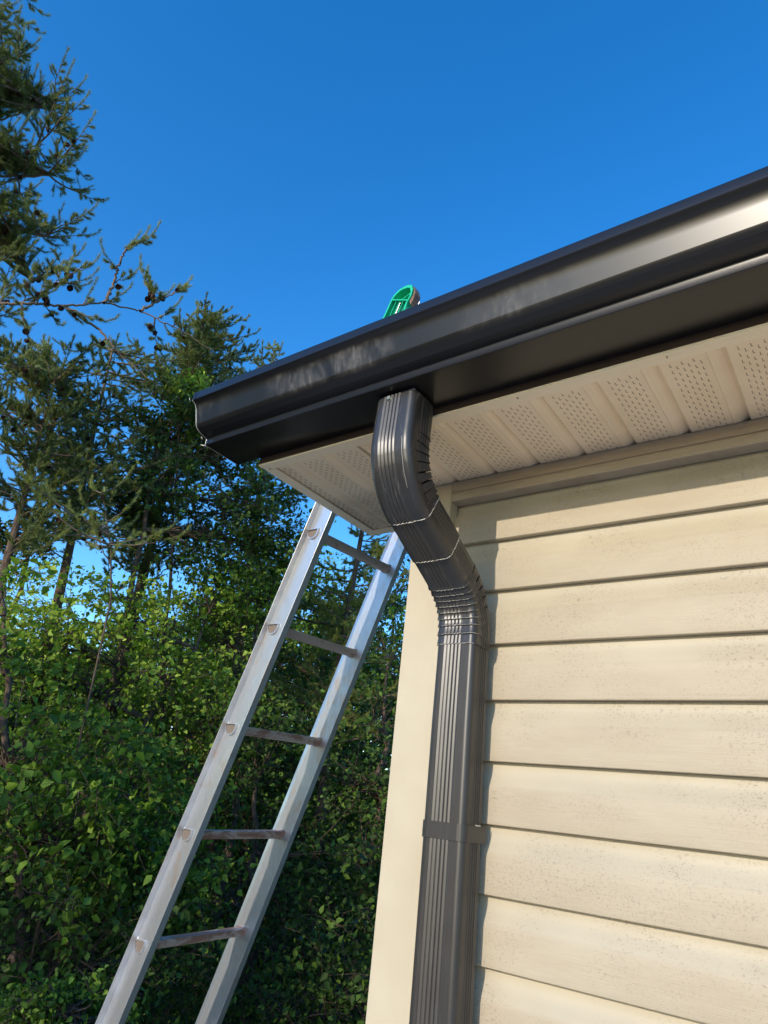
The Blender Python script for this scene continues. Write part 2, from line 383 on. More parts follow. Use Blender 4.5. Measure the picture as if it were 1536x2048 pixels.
for k in range(k0, int(XR / GP) - 1):
    xg = G0 + k * GP
    for c in range(6):
        x = xg + 0.0175 + c * 0.0092
        if x < XL + 0.034: continue
        y = TRY + 0.012 + (0.0095 if c % 2 else 0)
        yend = 0.142 if x < -0.012 else -0.022
        if -0.012 <= x < 0.0: yend = -0.022
        while y < yend:
            xx = x + rs.uniform(-.0003, .0003); zz = SZ - 0.0004
            sp.box((xx - 0.00048, y, zz), (xx + 0.00048, y + 0.0082, zz + 0.0006), 1)
            sp.box((xx + 0.0005, y + 0.0075, zz), (xx + 0.0024, y + 0.0082, zz + 0.0006), 1)
            y += 0.0190
sp.build('soffit', [M['soffit'], M['slot']], house)
ft = MB()   # fascia, cream F-channel and box-end returns
ft.box((XL + 0.002, SF + 0.0015, SZ - 0.0005), (XR, -0.262, 0.285), 2)
ft.extrude_x([(SF + 0.0022, SZ - 0.0008), (SF + 0.0025, SZ - 0.0046), (SF + 0.0118, SZ - 0.0050), (SF + 0.0120, SZ - 0.0026), (SF + 0.0129, SZ - 0.0026), (SF + 0.0131, SZ - 0.0043), (TRY, SZ - 0.0035), (TRY + 0.0006, SZ - 0.0008), (TRY - 0.006, SZ - 0.0006)], XL + 0.001, XR, 0, True)
ft.box((XL, TRY + 0.001, SZ - 0.0040), (XL + 0.0295, 0.1715, SZ - 0.0006), 0)
ft.box((XL + 0.030, 0.1445, SZ - 0.0042), (-0.0015, 0.1722, SZ - 0.0006), 0)
for nx_ in (0.384, 0.647, 1.22):
    ft.box((nx_, SF + 0.0100, SZ - 0.0056), (nx_ + 0.0012, SF + 0.0165, SZ - 0.0040), 2)
ft.build('soffit_trim', [M['alu'], M['post'], mat('brown_gap', (0.045, 0.028, 0.020), 0.8)], house)
rb = MB()   # rake box side, closes the eave box on the gable side, and the rake board along the roof slope
SL = 0.50
def roofz(y): return 0.290 + SL * (y + 0.30)
rb.add([(XL + 0.0015, SF + 0.003, SZ + 0.001), (XL + 0.0015, 0.171, SZ + 0.001), (XL + 0.0015, 0.171, roofz(0.171) - 0.02), (XL + 0.0015, SF + 0.003, 0.285)], [(0, 1, 2, 3)])
rb.add([(XL + 0.0015, 0.171, SZ + 0.001), (-0.001, 0.171, SZ + 0.001), (-0.001, 0.171, roofz(0.171) - 0.02), (XL + 0.0015, 0.171, roofz(0.171) - 0.02)], [(0, 1, 2, 3)])
ym = 3.6
rb.add([(XL, 0.15, roofz(0.15) - 0.15), (XL, ym, roofz(ym) - 0.15), (XL, ym, roofz(ym) - 0.01), (XL, 0.15, roofz(0.15) - 0.01),
        (0.0, 0.1725, roofz(0.1725) - 0.15), (0.0, ym, roofz(ym) - 0.15), (XL, 0.1725, roofz(0.1725) - 0.15)],
       [(0, 1, 2, 3), (6, 4, 5, 1)])
rb.build('rake_box', M['alu'], house)
rf = MB()
for (ya, yb, za, zb) in ((-0.33, ym, roofz(-0.33), roofz(ym)), (ym, 7.5, roofz(ym), roofz(ym) - SL * 3.9)):
    rf.add([(XL - 0.02, ya, za), (XR + 0.3, ya, za), (XR + 0.3, yb, zb), (XL - 0.02, yb, zb), (XL - 0.02, ya, za + 0.018), (XR + 0.3, ya, za + 0.018), (XR + 0.3, yb, zb + 0.018), (XL - 0.02, yb, zb + 0.018)],
           [(0, 3, 2, 1), (4, 5, 6, 7), (0, 1, 5, 4), (2, 3, 7, 6), (3, 0, 4, 7), (1, 2, 6, 5)])
rf.build('roof', M['shingle'], house)

# ================================================================== gutter
gut = thing('gutter', 'black K-style gutter along the eave, smudged with hand prints left of the downspout', 'gutter', (XL, SF, 0.168))
GX0 = -0.357
straight = [(-0.4425 + 0.0100 * t, 0.2400 - 0.0350 * t) for t in np.linspace(0, 1, 5)]
outer = [(-0.4520, 0.2752), (-0.4555, 0.2768), (-0.4580, 0.2758), (-0.4585, 0.2735), (-0.4585, 0.2562), (-0.4572, 0.2545), (-0.4535, 0.2532), (-0.4502, 0.2516), (-0.4472, 0.2488), (-0.4452, 0.2450)]
outer += straight
outer += [(-0.4300, 0.1995), (-0.4262, 0.1951), (-0.4195, 0.1921), (-0.4135, 0.1893), (-0.4065, 0.1873), (-0.3990, 0.1858), (-0.3949, 0.1849), (-0.3943, 0.1836)]
outer += [(-0.3949, 0.1692), (-0.3940, 0.1679), (-0.3900, 0.1678)]
bot = [(-0.2900, 0.1678), (-0.2890, 0.1686), (-0.2886, 0.1700), (-0.2886, 0.2850)]
full = outer + bot
def offset(poly, d):
    out = []
    for i, (y, z) in enumerate(poly):
        a = poly[max(i - 1, 0)]; b = poly[min(i + 1, len(poly) - 1)]
        ty, tz = b[0] - a[0], b[1] - a[1]; l = math.hypot(ty, tz); out.append((y - tz / l * d, z + ty / l * d))
    return out
inner = offset(full, 0.0009)
gt = MB(); OX0, OX1 = 0.1284 + 0.004, 0.2166 - 0.004   # outlet hole span
nfull = len(full)
for ring in (full, inner):
    for i in range(nfull - 1):
        (y0, z0), (y1, z1) = ring[i], ring[i + 1]
        flatbottom = (i == len(outer) - 1)
        if flatbottom:
            ya, yb = -0.366, -0.298
            for (xa, xb, p, q) in ((GX0, OX0, y0, y1), (OX1, XR, y0, y1), (OX0, OX1, y0, ya), (OX0, OX1, yb, y1)):
                gt.add([(xa, p, z0), (xa, q, z1), (xb, q, z1), (xb, p, z0)], [(0, 1, 2, 3)], 0)
        else:
            gt.add([(GX0, y0, z0), (GX0, y1, z1), (XR, y1, z1), (XR, y0, z0)], [(0, 1, 2, 3)], 0, 3 <= 99 and 4 < i < len(outer) - 2)
gto = gt.build('trough', M['gutter'], gut)
# weld for smooth shading
bm = bmesh.new(); bm.from_mesh(gto.data); bmesh.ops.remove_doubles(bm, verts=bm.verts, dist=1e-5)
for f in bm.faces: f.smooth = True
bm.to_mesh(gto.data); bm.free()
gto.data.set_sharp_from_angle(angle=math.radians(32))
ec = MB()
pl = offset(full, -0.0008); cen = pl
n = len(pl)
ec.add([(GX0 - 0.0012, y, z) for y, z in pl] + [(GX0 - 0.0002, y, z) for y, z in pl], [tuple(range(n))[::-1], tuple(range(n, 2 * n))] + [(i, i + 1, n + i + 1, n + i) for i in range(n - 1)])
ec.extrude_x([(y, z) for y, z in offset(outer[3:], -0.0009)], GX0 - 0.001, GX0 + 0.008)
eco = ec.build('end_cap', M['gutter'], gut)
eg = MB()
eg.tube([(GX0 - 0.0012, y - 0.0006, z - 0.0004) for y, z in full[4:-2]], 0.00085, 5)
fl = offset(outer[3:], -0.0016)
eg.tube([(GX0 - 0.009, y - 0.001, z) for y, z in [(-.462, .262), (-.459, .254)]], 0.0007, 5)
eg.tube([(GX0 - 0.010, -0.402, 0.1672), (GX0 - 0.0045, -0.3955, 0.1664), (GX0 + 0.001, -0.3930, 0.1668)], 0.0010, 5)
eg.tube([(GX0 - 0.010, -0.406, 0.187), (GX0 - 0.0065, -0.4015, 0.181)], 0.0006, 5)
eg.build('cap_seam', M['edge'], eco)

# ================================================================== downspout
dsp = thing('downspout', 'dark bronze ribbed downspout bending back from the gutter to the house corner', 'downspout', (0.1725, -0.05, GZ))
W2 = 0.0441; D2 = 0.0362
CX = 0.1725
def section():
    """outline of the ribbed rounded rectangle: list of (a, b, na, nb, u) ; a across, b depth (-front, +back)"""
    r = 0.012; out = []
    def corr(f, ribs):
        v = 0.0
        if ribs[0][1] > 0.07:      # side faces: shallow round ribs
            return 0.45 * max([0.0] + [1 - smoothstep(0.15, 1, abs(f - c) / hw) for c, hw in ribs if abs(f - c) < hw])
        for (c, hw) in ribs:
            t = (f - c) / hw
            if abs(t) < 1: v = max(v, smoothstep(-1, -0.55, t) if t < -0.55 else ((1 - 0.5 * (t + 0.55) / 1.1) if t < 0.55 else 0.5 * (1 - smoothstep(0.55, 0.8, t))))
        return v
    fr = [(0.185 + 0.128 * i, 0.062) for i in range(5)]
    sd = [(0.36 + 0.155 * i, 0.074) for i in range(4)]
    def side(p0, p1, nx, ny, ribs, m):
        for i in range(m):
            f = (i + 0.0) / m
            a = p0[0] + (p1[0] - p0[0]) * f; b = p0[1] + (p1[1] - p0[1]) * f
            # groove zone pushed in, ribs stand back out to the face
            lo, hi = ribs[0][0] - ribs[0][1] * 1.2, ribs[-1][0] + ribs[-1][1] * 1.2
            dep = 0.0
            dep = -0.0027 * corr(f, ribs)
            out.append((a - nx * dep, b - ny * dep, nx, ny))
    def corner(cx, cy, a0):
        for i in range(7):
            t = a0 + math.pi / 2 * i / 7; out.append((cx + r * math.cos(t), cy + r * math.sin(t), math.cos(t), math.sin(t)))
    side((-W2 + r, -D2), (W2 - r, -D2), 0, -1, [((c - .136) / .728 if False else c, h) for c, h in fr], 100)
    corner(W2 - r, -D2 + r, -math.pi / 2)
    side((W2, -D2 + r), (W2, D2 - r), 1, 0, sd, 60)
    corner(W2 - r, D2 - r, 0)
    side((W2 - r, D2), (-W2 + r, D2), 0, 1, fr, 60)
    corner(-W2 + r, D2 - r, math.pi / 2)
    side((-W2, D2 - r), (-W2, -D2 + r), -1, 0, [(1 - c, h) for c, h in sd[::-1]], 50)
    corner(-W2 + r, -D2 + r, math.pi)
    return out
SEC = section(); NS = len(SEC)
def ring(cy, cz, phi, off=0.0, wfun=None, squash=1.0):
    """phi: 0 = going straight down; off added along outline normal, weighted"""
    ny, nz = math.cos(phi), math.sin(phi); P = []
    for (a, b, na, nb) in SEC:
        o = off + (wfun(a, b) if wfun else 0.0)
        if squash < 1:   # flatten corrugation
            pass
        aa = a + na * o; bb = b + nb * o
        P.append((CX + aa, cy + ny * bb, cz + nz * bb))
    return P
def sweep(stations, mb, smooth=True):
    """stations: list of (cy, cz, phi, off, wfun, mi)"""
    base = None
    for i in range(len(stations) - 1):
        A = ring(*stations[i][:5]); B = ring(*stations[i + 1][:5]); mi = stations[i + 1][5]
        if i == 0 or True:
            vs = A + B
            q = [(k, (k + 1) % NS, NS + (k + 1) % NS, NS + k) for k in range(NS)]
            wf_ = stations[i + 1][4] if mi == 1 else None
            if wf_:
                mx_ = max(abs(wf_(s_[0], s_[1])) for s_ in SEC); sel = [abs(wf_(s_[0], s_[1])) > 0.45 * mx_ for s_ in SEC]
                mb.add(vs, [f for f, g in zip(q, sel) if g], 1, smooth); mb.add(vs, [f for f, g in zip(q, sel) if not g], 0, smooth)
            else: mb.add(vs, q, mi, smooth)
def weld(o, ang=38):
    bm = bmesh.new(); bm.from_mesh(o.data); bmesh.ops.remove_doubles(bm, verts=bm.verts, dist=2e-5)
    bmesh.ops.recalc_face_normals(bm, faces=bm.faces)
    for f in bm.faces: f.smooth = True
    bm.to_mesh(o.data); bm.free(); o.data.set_sharp_from_angle(angle=math.radians(ang))
PHI = math.radians(62)
def fpt(kind, t):
    """front line of path -> centre; returns (cy, cz, phi)"""
    if kind == 'A0': y, z, ph = -0.3688 - 0.0032 * t, 0.1625 - 0.0935 * t, math.radians(-1.5) * (1 - t)
    elif kind == 'A':
        ph = PHI * t; y, z = -0.372 + 0.160 * (1 - math.cos(ph)), 0.069 - 0.160 * math.sin(ph)
    elif kind == 'M':
        y0, z0 = -0.372 + 0.160 * (1 - math.cos(PHI)), 0.069 - 0.160 * math.sin(PHI)
        y1, z1 = -0.128, -0.155; y, z, ph = y0 + (y1 - y0) * t, z0 + (z1 - z0) * t, PHI
    elif kind == 'B':
        ph = PHI * (1 - t); cy, cz = -0.1660, -0.226
        y, z = cy + 0.080 * math.cos(ph), cz + 0.080 * math.sin(ph)
    else: y, z, ph = -0.086 - 0.0015 * min(t * 8, 1), -0.226 + (GZ + 0.12 + 0.226) * t, 0.0
    return (y + D2 * math.cos(ph), z + D2 * math.sin(ph), ph)
# --- upper elbow: vertical mouth, bend with crimps on the back (inner) side
wbk = lambda a, b: smoothstep(-0.026, 0.018, b)
wend = lambda a, b: 1.0
ue = MB(); st = []
st.append((*fpt('A0', 0), 0.0026, None, 0)); st.append((*fpt('A0', 0.35), 0.0030, None, 0))
foldsA = []
def pathA(s):   # s in 0..1 over straight tail (from .35) then arc
    return fpt('A0', 0.35 + s / 0.25 * 0.65) if s < 0.25 else fpt('A', (s - 0.25) / 0.75)
nf = 8
def wf(amp, w): return lambda a, b: amp * w(a, b)
for i in range(nf):
    s0 = 0.10 + i * 0.104; s1 = s0 + 0.104
    dep = 0.0020 + 0.0070 * math.sin(math.pi * min(1, (i + 0.5) / nf) * 0.9)
    base_o = 0.0030
    s0 += random.Random(i * 7).uniform(-.010, .010)
    st.append((*pathA(s0), base_o, wf(-0.0002, wbk), 0))
    st.append((*pathA(s0 + 0.05), base_o, None, 0))
    st.append((*pathA(s1 - 0.020), base_o, wf(0.0016, wbk), 0))
    st.append((*pathA(s1 - 0.014), base_o, wf(-dep, wbk), 0 if i < 2 else 1))
    st.append((*pathA(s1 - 0.004), base_o, wf(-dep, wbk), 1 if i >= 2 else 0))
st.append((*pathA(0.985), 0.0030, None, 0)); st.append((*pathA(1.0), 0.0030, None, 0)); st.append((*pathA(1.0), 0.0004, None, 2))
sweep(st, ue); ueo = ue.build('upper_elbow', [M['elbow'], M['dark'], M['white_edge']], dsp); weld(ueo)
def lip(mb, stn, off, rad=0.0011, sel=None, seed=1):
    rr = random.Random(seed); P = ring(stn[0], stn[1], stn[2], off); Q = [p for p, s_ in zip(P, SEC) if (sel is None or sel(s_[0], s_[1]))]
    Q = [(x + rr.uniform(-.0002, .0002), y + rr.uniform(-.0002, .0002), z + rr.uniform(-.0003, .0003)) for x, y, z in Q[::2]]
    mb.tube(Q, [rad * rr.uniform(0.55, 1.15) for _ in Q], 4)
vis = lambda a, b: not (a < -W2 + 0.004 and b > -D2 + .012) and not (b > D2 - 0.002)
def rotate_sec():
    pass
lp = MB(); lip(lp, pathA(1.0), 0.0028, 0.0010, vis, 2); lp.build('elbow_rim', M['white_edge'], ueo)
lp = MB()   # scratch line where the paint cracked beside the ribs
crk = []
for t in np.linspace(0.05, 0.62, 26):
    cy, cz, ph = fpt('A', t); a = W2 - 0.0135 + random.Random(int(t * 1000)).uniform(-.0007, .0007); b = -D2 - 0.0030
    crk.append((CX + a, cy + math.cos(ph) * b, cz + math.sin(ph) * b))
lp.tube(crk, 0.0004, 4); lp.build('paint_crack', M['white_edge'], ueo)
# --- offset piece
op = MB(); sweep([(*fpt('M', -0.06), 0.0002, None, 0), (*fpt('M', 0.3), 0.0010, None, 0), (*fpt('M', 0.555), 0.0014, None, 0), (*fpt('M', 0.555), -0.0006, None, 1)], op)
opo = op.build('offset_pipe', [M['pipe'], M['white_edge']], dsp); weld(opo)
lp = MB(); lip(lp, fpt('M', 0.555), 0.0013, 0.0009, vis, 3); lp.build('pipe_rim', M['white_edge'], opo)
# --- lower elbow
wfr = lambda a, b: smoothstep(0.022, -0.016, b)
le = MB(); st = [(*fpt('M', 0.52), -0.0010, None, 0), (*fpt('M', 0.93), -0.0002, None, 0)]
lines = []; tb = [0.0, 0.145, 0.29, 0.435, 0.585, 0.735, 0.89]
tb = [-0.03] + tb[1:]
def pathB(t):
    if t < 0: return fpt('M', 1 + t * 0.6)
    if t <= 1: return fpt('B', t)
    return fpt('P', (t - 1) * 0.045)
st.append((*pathB(-0.05), 0.0, wf(0.0018, wfr), 0))
for i, t0 in enumerate(tb + [1.08]):
    gap = 0.0075 - 0.0015 * i
    wbkB = lambda a, b: smoothstep(0.000, 0.018, b)
    st.append((*pathB(t0 - 0.004), 0.0, wf(0.0028, wfr), 0))
    if gap > 0.001:
        st.append((*pathB(t0 + 0.004), 0.0, wf(-gap, wbkB), 1)); st.append((*pathB(t0 + 0.022), 0.0, wf(-gap, wbkB), 1))
    st.append((*pathB(t0 + 0.028), 0.0000, None, 0))
    st.append((*pathB(t0 + 0.08), 0.0006, None, 0))
    lines.append(pathB(t0))
st = st[:-1]
st.append((*pathB(1.28), 0.0016, None, 0)); st.append((*pathB(1.28), 0.0002, None, 2))
sweep(st, le); leo = le.build('lower_elbow', [M['elbow'], M['dark'], M['white_edge']], dsp); weld(leo)
frontsel = lambda a, b: b < -D2 + 0.014
for i, (cy, cz, ph) in enumerate(lines):
    lp = MB(); lip(lp, (cy, cz, ph), 0.0027, 0.00042, frontsel, 10 + i); 
    rr = random.Random(i)
    for q in range(2):
        a = -0.004 + i * 0.0008 + q * 0.005; b = -D2 - 0.0026
        lp.add([(CX + a, cy + math.cos(ph) * b, cz + math.sin(ph) * b + s) for s in (0,)] and
               [(CX + a - 0.002, cy + math.cos(ph) * b - .0004, cz + math.sin(ph) * b - 0.0012), (CX + a + 0.002, cy + math.cos(ph) * b - .0004, cz + math.sin(ph) * b - 0.0010),
                (CX + a + 0.0016, cy + math.cos(ph) * b - .0004, cz + math.sin(ph) * b + 0.0014), (CX + a - 0.0016, cy + math.cos(ph) * b - .0004, cz + math.sin(ph) * b + 0.0010)], [(0, 1, 2, 3)])
    lp.build('crimp_edge', M['white_edge'], leo)
lp = MB(); lip(lp, pathB(1.28), 0.0013, 0.0006, lambda a, b: b < -D2 + .006 and (a < -0.030 or a > 0.02), 31); lp.build('elbow_rim', M['white_edge'], leo)
# --- straight pipe
pp = MB(); sweep([(*pathB(1.22), -0.0012, None, 0), (*fpt('P', 0.08), -0.0004, None, 0), (*fpt('P', 0.5), -0.0004, None, 0), (*fpt('P', 1.0), -0.0004, None, 0)], pp)
ppo = pp.build('straight_pipe', M['pipe'], dsp); weld(ppo)
# --- strap
sb = MB(); cyP = fpt('P', 0.5)[0]; zc0, zc1 = -0.6045, -0.5765
def strap_outline(o):
    r = 0.013; pts = []
    for cx_, cy_, a0 in ((-W2 + r, -D2 + r, math.pi), (W2 - r, -D2 + r, 1.5 * math.pi)):
        for i in range(7):
            t = a0 + math.pi / 2 * i / 6; pts.append((cx_ + (r + o) * math.cos(t), cy_ + (r + o) * math.sin(t)))
    return [(-W2 - o, D2 + 0.008)] + pts + [(W2 + o, D2 + 0.008)]
oo, ii = strap_outline(0.0022), strap_outline(0.0008)
nn_ = len(oo)
vs = [(CX + a, cyP + b, z) for z in (zc0, zc1) for a, b in oo] + [(CX + a, cyP + b, z) for z in (zc0, zc1) for a, b in ii]
fs = []
for i in range(nn_ - 1):
    fs += [(i, i + 1, nn_ + i + 1, nn_ + i), (2 * nn_ + i, 3 * nn_ + i, 3 * nn_ + i + 1, 2 * nn_ + i + 1), (nn_ + i, nn_ + i + 1, 3 * nn_ + i + 1, 3 * nn_ + i), (i, 2 * nn_ + i, 2 * nn_ + i + 1, i + 1)]
sb.add(vs, fs, 0, False)
sbo = sb.build('strap', M['pipe'], dsp)
bb = MB(); bb.box((CX + W2 + 0.0015, cyP + 0.002, zc1 - 0.001), (CX + W2 + 0.0024, cyP + 0.020, zc1 + 0.0015)); bb.build('strap_burr', M['edge'], sbo)
# --- screw
def hexscrew(loc, axis, name, parent, r=0.0042):
    b_ = MB(); ax = Vector(axis).normalized(); p = Vector(loc)
    b_.tube([p - ax * 0.002, p + ax * 0.0006], r * 1.5, 16); b_.tube([p + ax * 0.0006, p + ax * 0.0036], r, 6, smooth=False); return b_.build(name, M['screw'], parent)
hexscrew((CX - 0.010, -0.3745, 0.1545), (0, -1, -0.05), 'screw', dsp)
hexscrew((XL + 0.020, SF + 0.022, SZ - 0.0045), (0, 0, -1), 'trim_nail', house, 0.0012)

# ================================================================== ladder
th = 0.3569; ty = -0.028
LO = Vector((-0.4725, 0.1324, 0.1684))
Ld = Vector((math.sin(th), ty, math.cos(th))).normalized()
Le = Vector((math.cos(th), 0, -math.sin(th)))
Lr = Vector((0.0177, 1, 0.0437)).normalized(); LW = 0.3653
lad = thing('ladder', 'weathered aluminium ladder with rusty rungs leaning on the gable side of the roof', 'ladder', LO - Ld * 2.9)
CSH = -0.012
def LP(e, r, d): return LO + Le * e + Lr * r + Ld * d
DB = (GZ - LO.z) / Ld.z + 0.0; DT = 0.80
def lprism(mb, prof, d0, d1, mi=0):
    n = len(prof); vs = [LP(e, r, d0) for e, r in prof] + [LP(e, r, d1) for e, r in prof]
    mb.add(vs, [(i, (i + 1) % n, n + (i + 1) % n, n + i) for i in range(n)] + [tuple(range(n))[::-1], tuple(range(n, 2 * n))], mi)
h = 0.022; tk = 0.0024
e0, e1 = -0.0255, 0.0590
nr = MB()   # near rail, flanges facing the viewer
lprism(nr, [(e0, -h), (e0 + tk, -h), (e0 + tk, -0.004), (e0 + tk + 0.002, -tk), (e1 - tk, -tk), (e1 - tk, -h), (e1, -h), (e1, 0.0), (e0, 0.0)], DB, DT)
nro = nr.build('side_rail', M['rail'], lad, 0.0007)
frr = MB(); f0, f1 = -0.047, 0.044
lprism(frr, [(f0, LW + 0.012), (f0 + 0.004, LW + 0.007), (-0.030, LW + 0.0012), (-0.026, LW), (f1, LW), (f1, LW + h), (f1 - tk, LW + h), (f1 - tk, LW + tk), (-0.026, LW + tk), (f0 + tk, LW + 0.0135), (f0 + tk, LW + h), (f0, LW + h)], DB, DT)
fro = frr.build('side_rail', M['rail'], lad, 0.0007)
# D shaped rungs: flat horizontal tread on top
up = Vector((0, 0, 1)); sdx = Lr.cross(up).normalized()
def dshape(r, k=1.0):
    P = [(-r, 0.55 * r), (-r * 0.6, 0.62 * r), (0, 0.62 * r), (r * 0.6, 0.62 * r), (r, 0.55 * r)]
    for i in range(1, 12):
        t = -math.pi * i / 12; P.append((r * 1.0 * math.cos(t), 0.5 * r + r * 1.25 * math.sin(t)))
    return P
nridx = list(range(-2, 9))
for i in nridx:
    C = LO - Ld * (0.3048 * i)
    if C.z < GZ + 0.15: continue
    rg_ = MB(); S = dshape(0.0180); n = len(S)
    A = [C + Lr * 0.0008 + sdx * a + up * b for a, b in S]; B = [C + Lr * (LW - 0.0004) + sdx * a + up * b for a, b in S]
    rg_.add(A + B, [(k, (k + 1) % n, n + (k + 1) % n, n + k) for k in range(n)], 0, False)
    # swaged collar where it meets the far rail
    S2 = dshape(0.0215)
    A = [C + Lr * (LW - 0.010) + sdx * a + up * b for a, b in dshape(0.0186)]; A2 = [C + Lr * (LW - 0.004) + sdx * a + up * b for a, b in S2]; B = [C + Lr * (LW - 0.0004) + sdx * a + up * b for a, b in S2]
    rg_.add(A + A2 + B, [(k + o, (k + 1) % n + o, n + (k + 1) % n + o, n + k + o) for k in range(n) for o in (0, n)], 0, False)
    ro = rg_.build('rung', M['rung'], lad)
    # swaged rung end showing in the near rail: raised rim and hollow
    en = MB(); S3 = dshape(0.0245); S4 = dshape(0.0200)
    A = [C + Lr * (-tk - 0.0003) + sdx * a + up * b for a, b in S3]; A2 = [C + Lr * (-tk - 0.0060) + sdx * a * 0.97 + up * b * 0.97 for a, b in S3]
    B = [C + Lr * (-tk - 0.0060) + sdx * a + up * b for a, b in S4]; B2 = [C + Lr * (-tk - 0.0005) + sdx * a + up * b for a, b in S4]
    B3 = [C + Lr * (-tk - 0.0005) + (sdx * a + up * b) * 0.9 for a, b in S4]
    en.add(A + A2 + B + B2, [(k + o, (k + 1) % n + o, n + (k + 1) % n + o, n + k + o) for k in range(n) for o in (0, n, 2 * n)], 0, False)
    en.add(B2, [tuple(range(n))], 1)
    # hollow look: inner half wedge
    en.build('rung_end', [M['rail'], M['hollow']], ro)
# green end caps with rubber pad
CAPE = 0.012
outl = [(-0.076, 0.735), (-0.074, 0.79), (-0.073, 0.821), (-0.070, 0.834), (-0.064, 0.845), (-0.052, 0.859), (-0.038, 0.867), (-0.022, 0.872), (-0.008, 0.871), (0.004, 0.855), (0.008, 0.832), (0.003, 0.808), (0.006, 0.787), (0.012, 0.735)]
cx_, cy_ = -0.034, 0.80
def capset(rbase, sgn, far):
    cap = MB(); n = len(outl)
    def ringo(sc_, r): return [LP((e - cx_) * sc_ + cx_ + CAPE, r, (d - cy_) * sc_ + cy_ + CSH) for e, d in outl]
    fz_, bk = (rbase - 0.030, rbase + 0.006)
    O1, O2 = ringo(1, fz_), ringo(1, bk); I1, I2 = ringo(0.86, fz_), ringo(0.86, bk - 0.006)
    cap.add(O1 + O2 + I1 + I2, [(k, k + 1, n + k + 1, n + k) for k in range(n - 1)] + [(k, 2 * n + k, 2 * n + k + 1, k + 1) for k in range(n - 1)] + [(2 * n + k, 3 * n + k, 3 * n + k + 1, 2 * n + k + 1) for k in range(n - 1)] + [tuple(3 * n + k for k in range(n)), tuple(n + k for k in range(n))[::-1]])
    def bar(a, b, r0, r1, w_):
        A_ = Vector((a[0], a[1])); B_ = Vector((b[0], b[1])); t = (B_ - A_).normalized(); q = Vector((-t.y, t.x)) * w_
        cs = [A_ + q, A_ - q, B_ - q, B_ + q]
        cap.add([LP(c.x + CAPE, r0, c.y + CSH) for c in cs] + [LP(c.x + CAPE, r1, c.y + CSH) for c in cs], [(0, 1, 2, 3), (4, 7, 6, 5), (0, 4, 5, 1), (1, 5, 6, 2), (2, 6, 7, 3), (3, 7, 4, 0)])
    bar((-0.071, 0.819), (0.004, 0.815), fz_ + 0.001, bk - 0.007, 0.0018)
    bar((-0.045, 0.818), (-0.002, 0.856), fz_ + 0.010, bk - 0.007, 0.0012)
    for q in range(4):
        e = -0.056 + 0.0155 * q; bar((e, 0.74), (e + 0.002, 0.8155), fz_ + 0.006, bk - 0.007, 0.0011)
    co_ = cap.build('end_cap', M['green'], lad)
    pad = MB(); segs = [(-0.006, 0.871), (0.006, 0.858), (0.0105, 0.834), (0.0065, 0.812)]
    for q in range(len(segs) - 1):
        for hh in range(2):
            a = Vector(segs[q]).lerp(Vector(segs[q + 1]), hh * 0.5 + 0.03); b = Vector(segs[q]).lerp(Vector(segs[q + 1]), hh * 0.5 + 0.44)
            w_ = 0.010
            a2 = (a[0] + w_, a[1] - 0.014); b2 = (b[0] + w_, b[1] - 0.014)
            cs = [a, b, b2, a2]
            pad.add([LP(c[0] + CAPE + 0.0005, rbase - 0.026, c[1] + CSH) for c in cs] + [LP(c[0] + CAPE + 0.0005, rbase + 0.004, c[1] + CSH) for c in cs], [(0, 1, 2, 3), (4, 7, 6, 5), (0, 4, 5, 1), (1, 5, 6, 2), (2, 6, 7, 3), (3, 7, 4, 0)])
    core = [(-0.005, 0.869), (0.008, 0.856), (0.0115, 0.833), (0.0075, 0.811), (0.013, 0.805), (0.019, 0.826), (0.016, 0.844), (0.006, 0.860)]
    n2 = len(core)
    pad.add([LP(c[0] + CAPE, rbase - 0.024, c[1] + CSH) for c in core] + [LP(c[0] + CAPE, rbase + 0.003, c[1] + CSH) for c in core], [tuple(range(n2)), tuple(range(n2, 2 * n2))[::-1]] + [(k, (k + 1) % n2, n2 + (k + 1) % n2, n2 + k) for k in range(n2)])
    pad.build('rubber_pad', M['rubber'], co_)
capset(0.0, 1, False); capset(LW + 0.02, 1, True)

# ================================================================== trees
RC = np.array(R); CP = np.array(CAMP)
def at(u, v, dist):
    """world point seen at photo pixel (u,v) at horizontal distance dist: only used to measure where the trees stand"""
    d = RC.T @ np.array([(u - 768) / 1327.9, (v - 1024) / 1327.9, 1.0]); return CP + d * dist / math.hypot(d[0], d[1])
def unit(v): return v / (np.linalg.norm(v) + 1e-9)
def needles(rng, starts, dirs, lens, per, nl, nw):
    """bundles of needles along each twig segment"""
    S = np.repeat(starts, per, 0); Dr = np.repeat(dirs, per, 0); Ln = np.repeat(lens, per)
    n = len(S); t = rng.random(n)
    base = S + Dr * (t * Ln)[:, None]
    rnd = rng.normal(size=(n, 3)); rnd -= (rnd * Dr).sum(1)[:, None] * Dr; rnd /= np.linalg.norm(rnd, axis=1)[:, None] + 1e-9
    ang = rng.uniform(0.4, 1.2, n) * (1.0 - 0.45 * t)
    nd = Dr * np.cos(ang)[:, None] + rnd * np.sin(ang)[:, None]
    side = np.cross(nd, rng.normal(size=(n, 3))); side /= np.linalg.norm(side, axis=1)[:, None] + 1e-9
    l = nl * rng.uniform(0.7, 1.15, n)
    V = np.empty((n, 3, 3)); V[:, 0] = base + side * (nw / 2); V[:, 1] = base - side * (nw / 2); V[:, 2] = base + nd * l[:, None]
    return V.reshape(-1, 3)
CONE = None
